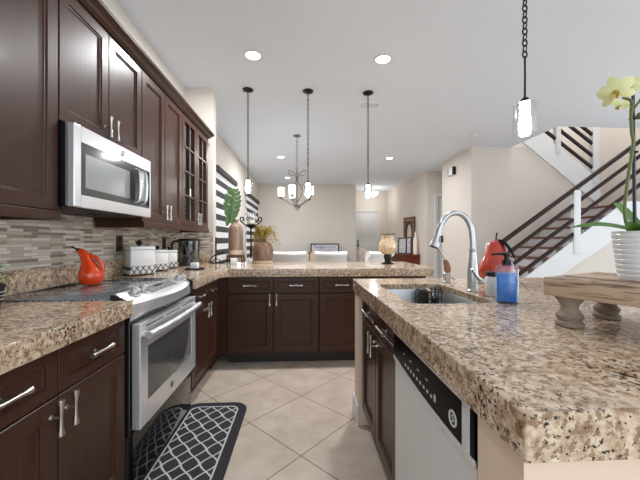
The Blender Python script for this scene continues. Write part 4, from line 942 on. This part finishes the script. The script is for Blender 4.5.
for k in range(5):
    a = math.radians(90 + 72 * k + 20); R = 0.275; ax, ay = cx + R * math.cos(a), cy + R * math.sin(a)
    am = MB().tube(catmull([(cx, cy, 1.775), (cx + 0.35 * R * math.cos(a), cy + 0.35 * R * math.sin(a), 1.80), (cx + 0.75 * R * math.cos(a), cy + 0.75 * R * math.sin(a), 1.87), (cx + 1.08 * R * math.cos(a), cy + 1.08 * R * math.sin(a), 1.905), (cx + 1.15 * R * math.cos(a), cy + 1.15 * R * math.sin(a), 1.945), (cx + 1.05 * R * math.cos(a), cy + 1.05 * R * math.sin(a), 1.955)], 5), 0.0075, 8).lathe([(0.012, 1.90), (0.03, 1.925), (0.035, 1.935), (0.001, 1.936)], (ax, ay, 0), 14).build('arm', M['pewter'], cl)
    MB().lathe([(0.04, 1.937), (0.052, 1.945), (0.056, 2.02), (0.056, 2.09), (0.045, 2.09), (0.04, 2.0), (0.001, 1.96)], (ax, ay, 0), 22).build('glass_shade', M['shadeglow'], am)

RL = [((-0.49, 3.135), 'recessed ceiling light nearest the upper cabinets'), ((0.802, 3.134), 'recessed ceiling light nearest the camera over the sink side'),
      ((-0.481, 6.95), 'recessed ceiling light just left of the chandelier chain'), ((1.914, 6.91), 'recessed ceiling light in front of the foyer, right of the peninsula pendants'), ((-0.45, 9.224), 'recessed ceiling light farthest back, behind the chandelier')]
for i, ((x, y), lab) in enumerate(RL):
    if i == 0:
        r0 = thing('recessed_light', lab, 'ceiling light', (x, y, H), 'recessed ceiling lights')
        MB().lathe([(0.070, -0.0005), (0.088, -0.001), (0.09, -0.006), (0.072, -0.009), (0.070, -0.004)], (x, y, H), 32, caps=False).build('trim_ring', M['white'], r0)
        MB().lathe([(0.001, -0.0015), (0.0705, -0.0015), (0.0705, -0.004), (0.001, -0.0045)], (x, y, H), 32).build('lamp_disc', M['lampdisc'], r0)
    else: dup(r0, (x, y, H), lab)
    a_ = area('recessed_light_glow', (x, y, H - 0.03), (0, 0, 0), 0.13, 0.13, 34 if y < 8 else 5, (0.97, 0.98, 1.0))
fl = thing('foyer_ceiling_light', 'white bowl ceiling light in the foyer near the front door', 'ceiling light', (2.45, 11.0, H))
MB().lathe([(0.05, 0), (0.06, -0.01), (0.02, -0.03), (0.012, -0.16), (0.001, -0.16)], (2.45, 11.0, H - 0.0005), 20).build('stem', M['white'], fl)
MB().lathe([(0.001, -0.30), (0.05, -0.295), (0.12, -0.26), (0.18, -0.19), (0.20, -0.15), (0.19, -0.15), (0.001, -0.19)], (2.45, 11.0, H), 28).build('bowl', M['shadeglow'], fl)
d_ = bpy.data.lights.new('foyer_light_glow', 'POINT'); d_.energy = 9; d_.shadow_soft_size = 0.1; d_.color = (1, 0.96, 0.9)
o_ = bpy.data.objects.new('foyer_light_glow', d_); C.objects.link(o_); o_.location = (2.45, 10.9, 2.50)
d_ = bpy.data.lights.new('chandelier_glow', 'POINT'); d_.energy = 2; d_.shadow_soft_size = 0.15; d_.color = (1, 0.96, 0.9)
o_ = bpy.data.objects.new('chandelier_glow', d_); C.objects.link(o_); o_.location = (cx, cy, 1.60)

def vent(label, x, y, w, l):
    r = thing('ceiling_vent', label, 'vent', (x, y, H), 'ceiling air vents')
    b = MB().box(x - w / 2, y - l / 2, H - 0.008, x + w / 2, y - l / 2 + 0.025, H - 0.0005).box(x - w / 2, y + l / 2 - 0.025, H - 0.008, x + w / 2, y + l / 2, H - 0.0005).box(x - w / 2, y - l / 2 + 0.025, H - 0.008, x - w / 2 + 0.025, y + l / 2 - 0.025, H - 0.0005).box(x + w / 2 - 0.025, y - l / 2 + 0.025, H - 0.008, x + w / 2, y + l / 2 - 0.025, H - 0.0005)
    b.build('frame', M['ventwhite'], r, False)
    MB().box(x - w / 2 + 0.025, y - l / 2 + 0.025, H - 0.002, x + w / 2 - 0.025, y + l / 2 - 0.025, H - 0.0008).build('duct_opening', M['drum'], r, False)
    b = MB()
    for k in range(7):
        yy = y - l / 2 + 0.035 + (l - 0.07) * k / 6; b.box(x - w / 2 + 0.025, yy - 0.005, H - 0.007, x + w / 2 - 0.025, yy + 0.005, H - 0.003)
    b.build('louvres', M['ventwhite'], r, False)
vent('rectangular grey ceiling vent behind the pendant above the hurricane holder', 0.90, 4.21, 0.30, 0.20)
vent('small far ceiling vent near the dining room wall', 0.907, 9.5, 0.30, 0.18)
sd_ = thing('smoke_detector', 'round white smoke detector on the ceiling above the faucet', 'smoke detector', (2.94, 5.32, H))
MB().lathe([(0.06, -0.0005), (0.065, -0.004), (0.065, -0.022), (0.05, -0.034), (0.001, -0.036)], (2.94, 5.32, H), 28).build('housing', M['white'], sd_)
MB().sphere((2.955, 5.30, H - 0.036), 0.006, 1, 1, 0.5, 8).build('indicator', M['grille'], sd_)
dc = thing('door_chime', 'small white door chime with dark side panel high on the hall wall', 'door chime', (3.25, 6.65, 2.67))
MB().box(3.19, 6.60, 2.59, 3.262, 6.80, 2.75, 0.012).build('cover', M['ceramic'], dc)
MB().box(3.185, 6.585, 2.585, 3.262, 6.599, 2.755, 0.003).box(3.188, 6.801, 2.585, 3.262, 6.815, 2.755, 0.003).build('side_panel', M['black'], dc)

# ------------------------------------------------------------------ zebra blinds
for i, (a, b) in enumerate(wins):
    lab = 'charcoal and white zebra roller blind on the window nearest the peninsula, behind the tall vase' if i == 0 else 'charcoal and white zebra roller blind on the far dining window'
    r = thing('zebra_blind', lab, 'blind', (XW + 0.04, (a + b) / 2, wz1), 'zebra blinds')
    MB().box(XW + 0.002, a - 0.08, 2.30, XW + 0.085, b + 0.08, 2.40, 0.01).build('cassette', M['blinddark'], r)
    dk, wh = MB(), MB(); z = 2.298; k = 0; ph = 0.098
    while z > 0.45:
        (wh if k % 2 == 0 else dk).box(XW + 0.040 + (0.0005 if k % 2 else 0), a - 0.06, z - ph, XW + 0.042, b + 0.06, z)
        z -= ph + 0.0; k += 1
    dk.build('dark_bands', M['blinddark'], r, False); wh.build('sheer_bands', M['blindwhite'], r, False)
    MB().box(XW + 0.03, a - 0.06, z - 0.03, XW + 0.052, b + 0.06, z - 0.0005, 0.004).build('bottom_rail', M['blinddark'], r)

# ------------------------------------------------------------------ stools, dining set, sideboard, sign
def stool(label, x, y, rot):
    mm = T(x, y, 0) @ RZ(rot)          # back of the stool faces local -y (towards the kitchen)
    r = thing('counter_stool', label, 'bar stool', (x, y, 0), 'white counter stools')
    MB(mm).box(-0.22, -0.20, 0.60, 0.22, 0.24, 0.69, 0.03, 3).build('seat', M['upholst'], r)
    w = 0.222
    def sec(t, z, th):
        # curved shell of the back
        return None
    rings = []
    n = 13
    for (zz, off, th) in ((0.66, 0.0, 0.045), (0.80, -0.006, 0.05), (0.90, -0.012, 0.055), (0.935, -0.035, 0.08), (0.965, -0.075, 0.115), (0.995, -0.085, 0.115), (1.015, -0.072, 0.09), (1.022, -0.05, 0.04)):
        outer = []; inner = []
        for k in range(n):
            t = -1 + 2 * k / (n - 1); xx = w * t; yy = -0.235 + 0.06 * t * t + off
            outer.append((xx, yy, zz + 0.006 * t * t)); inner.append((xx * 0.96, yy + th, zz + 0.006 * t * t))
        rings.append(outer + inner[::-1])
    MB(mm).loft(rings).build('backrest', M['upholst'], r)
    for sx, sy in ((-1, -1), (1, -1), (-1, 1), (1, 1)):
        MB(mm).tube([(sx * 0.17, 0.02 + sy * 0.17, 0.605), (sx * 0.20, 0.02 + sy * 0.20, 0.0)], [0.02, 0.014], 10).build('leg', M['iron'], r)
    MB(mm).tube([(-0.19, -0.165, 0.22), (0.19, -0.165, 0.22), (0.19, 0.205, 0.22), (-0.19, 0.205, 0.22)], 0.008, 8, True).build('footrest', M['iron'], r)
    return r
stool('white upholstered counter stool behind the peninsula, beside the round jug', -0.18, 4.52, 0)
stool('white upholstered counter stool behind the peninsula, in front of the framed sign', 0.378, 4.52, 0)
stool('white counter stool turned sideways, half hidden behind the hurricane holder', 0.985, 4.55, 28)

dt = thing('dining_table', 'dark dining table under the chandelier behind the stools', 'table', (-0.10, 6.0, 0))
MB().box(-0.60, 5.40, 0.715, 0.60, 6.75, 0.755, 0.01).build('tabletop', M['fruit'], dt)
for x in (-0.5, 0.5):
    for y in (5.5, 6.65): MB().box(x - 0.035, y - 0.035, 0, x + 0.035, y + 0.035, 0.714, 0.005).build('leg', M['fruit'], dt)
def dining_chair(label, x, y, rot, top=1.0):
    mm = T(x, y, 0) @ RZ(rot)
    r = thing('dining_chair', label, 'chair', (x, y, 0), 'beige dining chairs')
    MB(mm).box(-0.21, -0.21, 0.42, 0.21, 0.22, 0.49, 0.02, 3).build('seat', M['beigefab'], r)
    pts = rrect(-0.22, 0.44, 0.22, top, 0.07, 6)
    MB(mm).loft([[(p[0] * q, yy, 0.72 + (p[1] - 0.72) * q) for p in pts] for yy, q in ((-0.275, 0.94), (-0.265, 1.0), (-0.225, 1.0), (-0.212, 0.94))]).build('backrest', M['beigefab'], r)
    for sx in (-1, 1):
        for sy in (-1, 1): MB(mm).box(sx * 0.18 - 0.018, sy * 0.18 - 0.018, 0, sx * 0.18 + 0.018, sy * 0.18 + 0.018, 0.419, 0.003).build('leg', M['fruit'], r)
    return r
dining_chair('beige dining chair behind the peninsula, showing left of the gap between the white stools', -0.125, 5.16, 0, 1.01)
dining_chair('beige dining chair seen just right of the gap between the white stools', 0.325, 5.17, 0, 1.005)
dining_chair('beige dining chair right of the framed sign, at the table side', 0.86, 5.75, 90, 1.02)
dining_chair('beige dining chair behind the left white stool, by the windows', -0.88, 5.9, -90, 1.03)

sbd = thing('sideboard', 'dark low sideboard against the far dining wall', 'sideboard', (0.45, 10.0, 0))
MB().box(-0.45, 9.82, 0.08, 1.35, 10.22, 0.74).build('body', M['fruit'], sbd, False)
MB().box(-0.48, 9.80, 0.741, 1.38, 10.23, 0.775, 0.004).build('top', M['fruit'], sbd)
for k in range(3): MB().box(-0.43 + k * 0.6, 9.805, 0.12, 0.14 + k * 0.6, 9.819, 0.70, 0.003).build('door', M['fruit'], sbd)
for x in (-0.40, 1.30):
    for y in (9.86, 10.18): MB().box(x - 0.03, y - 0.03, 0, x + 0.03, y + 0.03, 0.079).build('foot', M['fruit'], sbd, False)
sg = thing('framed_sign', 'black framed pale sign with violet lettering on the sideboard', 'sign', (0.70, 10.12, 0.776))
gx0, gx1, gz0, gz1, gy = 0.245, 1.155, 0.776, 1.07, 10.10
MB().box(gx0, gy, gz0, gx0 + 0.035, gy + 0.03, gz1).box(gx1 - 0.035, gy, gz0, gx1, gy + 0.03, gz1).box(gx0 + 0.035, gy, gz0, gx1 - 0.035, gy + 0.03, gz0 + 0.035).box(gx0 + 0.035, gy, gz1 - 0.035, gx1 - 0.035, gy + 0.03, gz1).build('frame', M['drum'], sg, False)
MB().box(gx0 + 0.035, gy + 0.012, gz0 + 0.035, gx1 - 0.035, gy + 0.02, gz1 - 0.035).build('panel', M['paper'], sg, False)
def text_mesh(s_, size, mm):
    fc = bpy.data.curves.new('lettering', 'FONT'); fc.body = s_; fc.size = size; fc.extrude = 0.001
    o = bpy.data.objects.new('lettering', fc); C.objects.link(o)
    me = bpy.data.meshes.new_from_object(o.evaluated_get(bpy.context.evaluated_depsgraph_get())); bpy.data.objects.remove(o)
    me.transform(mm); return me
link('lettering', text_mesh('Today', 0.15, T(gx0 + 0.07, gy + 0.0105, 0.915) @ RX(90) @ Matrix.Shear('XZ', 4, (0, 0))), M['ink'], sg, False)
mb = MB()
for x0_, x1_, zz in ((0.58, 1.08, 0.975), (0.58, 1.02, 0.935), (0.50, 1.08, 0.885), (0.50, 0.98, 0.85)):
    x = x0_
    while x < x1_: mb.box(x, gy + 0.010, zz, x + 0.035, gy + 0.0118, zz + 0.012); x += 0.05
mb.build('small_lettering', M['ink'], sg, False)

# ------------------------------------------------------------------ console and the things on it
cs = thing('console_table', 'red-brown console table against the hall wall near the foyer', 'console table', (3.0, 9.2, 0))
MB().prism([(2.74, 8.55), (3.225, 8.55), (3.17, 9.85), (2.69, 9.85)], 'Z', 0.735, 0.778).build('top', M['redwood'], cs, False)
MB().prism([(2.77, 8.58), (3.22, 8.58), (3.165, 9.82), (2.73, 9.82)], 'Z', 0.50, 0.7345).build('drawer_box', M['redwood'], cs, False)
for x, y in ((2.80, 8.61), (3.18, 8.61), (2.76, 9.78), (3.13, 9.78)): MB().box(x - 0.025, y - 0.025, 0, x + 0.025, y + 0.025, 0.4995).build('leg', M['redwood'], cs, False)
ar = thing('carved_arch_mirror', 'carved dark wood panel with an arched mirror leaning on the hall wall', 'mirror', (3.15, 9.1, 0.779))
W2, H2 = 0.50, 1.08
arch = [(-0.13, 0.20)] + [(0.13 * math.cos(math.radians(180 - a)), 0.62 + 0.26 * math.sin(math.radians(a)) * (1.0)) for a in range(0, 181, 15)] + [(0.13, 0.20)]
cu = bpy.data.curves.new('arch', 'CURVE'); cu.dimensions = '2D'; cu.fill_mode = 'BOTH'; cu.extrude = 0.02
for lp_ in ([(-W2 / 2, 0), (W2 / 2, 0), (W2 / 2, H2), (-W2 / 2, H2)], arch):
    s_ = cu.splines.new('POLY'); s_.points.add(len(lp_) - 1); s_.use_cyclic_u = True
    for p, q in zip(s_.points, lp_): p.co = (q[0], q[1], 0, 1)
o = bpy.data.objects.new('arch', cu); C.objects.link(o); me = bpy.data.meshes.new_from_object(o.evaluated_get(bpy.context.evaluated_depsgraph_get())); bpy.data.objects.remove(o)
am2 = T(3.11, 9.12, 0.7795) @ RZ(-72) @ RX(90)
me.transform(am2); link('carved_frame', me, M['carved'], ar, False)
mb = MB(am2)
for k in range(14):
    for j in range(7):
        u_, v_ = -W2 / 2 + 0.04 + 0.07 * j, 0.05 + 0.078 * k
        if abs(u_) < 0.17 and 0.15 < v_ < 0.92: continue
        mb.sphere((u_, v_, 0.02), 0.022, 1, 1, 0.6, 8)
mb.build('carving', M['riserwood'], ar)['label'] = 'lighter carved relief'
MB(am2).box(-0.15, 0.18, -0.012, 0.15, 0.90, -0.004).build('mirror_glass', M['mirror'], ar, False)
def photo_frame(label, x, y, w, h, rot):
    r = thing('photo_frame', label, 'picture frame', (x, y, 0.779), 'photo frames on the console')
    mm = T(x, y, 0.7795) @ RZ(rot) @ RX(-8)
    b = MB(mm); f = 0.035
    b.box(-w / 2, 0, 0, -w / 2 + f, 0.02, h).box(w / 2 - f, 0, 0, w / 2, 0.02, h).box(-w / 2 + f, 0, 0, w / 2 - f, 0.02, f).box(-w / 2 + f, 0, h - f, w / 2 - f, 0.02, h)
    b.build('frame', M['black'], r, False)
    MB(mm).box(-w / 2 + f, 0.006, f, w / 2 - f, 0.014, h - f).build('picture', M['photo'], r, False)
photo_frame('wider black photo frame on the console, beside the hurricane holder', 2.86, 8.98, 0.25, 0.48, -25)
photo_frame('narrow black photo frame on the console, next to the ivory bottle', 3.00, 8.84, 0.16, 0.50, -25)
bv = thing('bottle_vase', 'slim ivory bottle vase at the end of the console', 'vase', (3.135, 8.68, 0.779))
MB().lathe([(0.045, 0), (0.055, 0.004), (0.06, 0.1), (0.058, 0.38), (0.045, 0.45), (0.022, 0.50), (0.02, 0.58), (0.026, 0.60), (0.001, 0.60)], (3.135, 8.68, 0.7795), 24).build('body', M['wax'], bv)
MB().lathe([(0.021, 0.6003), (0.023, 0.602), (0.018, 0.635), (0.001, 0.637)], (3.135, 8.68, 0.7795), 14).build('stopper', M['wax'], bv)

# ------------------------------------------------------------------ staircase
sc = thing('staircase', 'white staircase with dark wood treads and dark rails rising to the right', 'staircase', (4.2, 5.45, 0))
for i in range(1, 11):
    xi = 4.027 + 0.24 * (i - 5); z = 0.889 + 0.1755 * (i - 5)
    MB().box(xi - 0.14, 4.972 if i > 1 else 4.99, z - 0.034, xi + 0.125, 5.955, z, 0.006).build('tread', M['tread'], sc)
    MB().box(xi - 0.115, 4.99, z - 0.175 if i > 1 else 0.001, xi - 0.10, 5.955, z - 0.0345).build('riser', M['white'], sc, False)
MB().box(5.37, 4.99, 1.60, 6.44, 6.94, 1.766).build('landing', M['tread'], sc, False)
line = lambda x: 0.889 + 0.7313 * (x - 4.027)
MB().prism([(3.02, 0.0), (3.32, 0.0), (4.42, 0.752), (5.146, 1.206), (5.78, 1.60), (5.78, line(5.30)), (5.30, line(5.30)), (3.02, line(3.02))], 'Y', 4.93, 4.969).build('stringer', M['white'], sc, False)
def rail_z(x, k): return (1.985, 1.737, 1.50, 1.262)[k] + 0.71 * (x - 4.40)
mb = MB().tube([(3.02, 4.95, rail_z(3.02, 0)), (5.75, 4.95, rail_z(5.75, 0))], 0.037, 14); mb.build('handrail', M['handrail'], sc)
for k in (1, 2, 3):
    MB().tube([(3.05, 4.95, rail_z(3.05, k)), (5.75, 4.95, rail_z(5.75, k))], 0.031, 12).build('rail', M['handrail'], sc)
MB().box(4.41, 4.915, 0.95, 4.525, 4.985, 2.0, 0.004).build('newel_post', M['white'], sc)
MB().box(2.97, 4.89, 0, 3.085, 5.01, 1.135, 0.006).build('newel_post', M['white'], sc)

s2 = thing('upper_stair_flight', 'upper white stair flight with black rails rising left into the ceiling opening', 'staircase', (5.0, 6.0, 1.77))
lo = lambda x: 2.25 - 0.785 * (x - 5.335); hi = lambda x: 2.497 - 0.739 * (x - 5.655)
MB().prism([(5.85, lo(5.85)), (4.09, lo(4.09)), (4.09, 3.66), (5.85, hi(5.85))], 'Y', 5.915, 5.958).build('stringer', M['white'], s2, False)
mb = MB()
for i in range(6):
    x1_ = 5.36 - 0.24 * i; z = 1.766 + 0.1755 * (i + 1)
    MB().box(x1_ - 0.25, 6.062, z - 0.035, x1_ + 0.02, 6.945, z).build('tread', M['tread'], s2, False)
    MB().box(x1_ - 0.012, 6.062, z - 0.175, x1_, 6.945, z - 0.0355).build('riser', M['white'], s2, False)
for zz in (3.275, 3.10, 2.862, 2.624):
    f = lambda x: zz - 0.735 * (x - 5.676)
    MB().tube([(4.12, 5.936, f(4.12)), (5.70, 5.936, f(5.70))], 0.033, 12).build('rail', M['railblack'], s2)
MB().box(4.925, 5.895, hi(4.97) - 0.12, 5.02, 5.977, 3.95, 0.004).build('newel_post', M['white'], s2)
MB().box(5.68, 5.89, 2.30, 5.81, 5.98, 3.75, 0.004).build('newel_post', M['white'], s2)
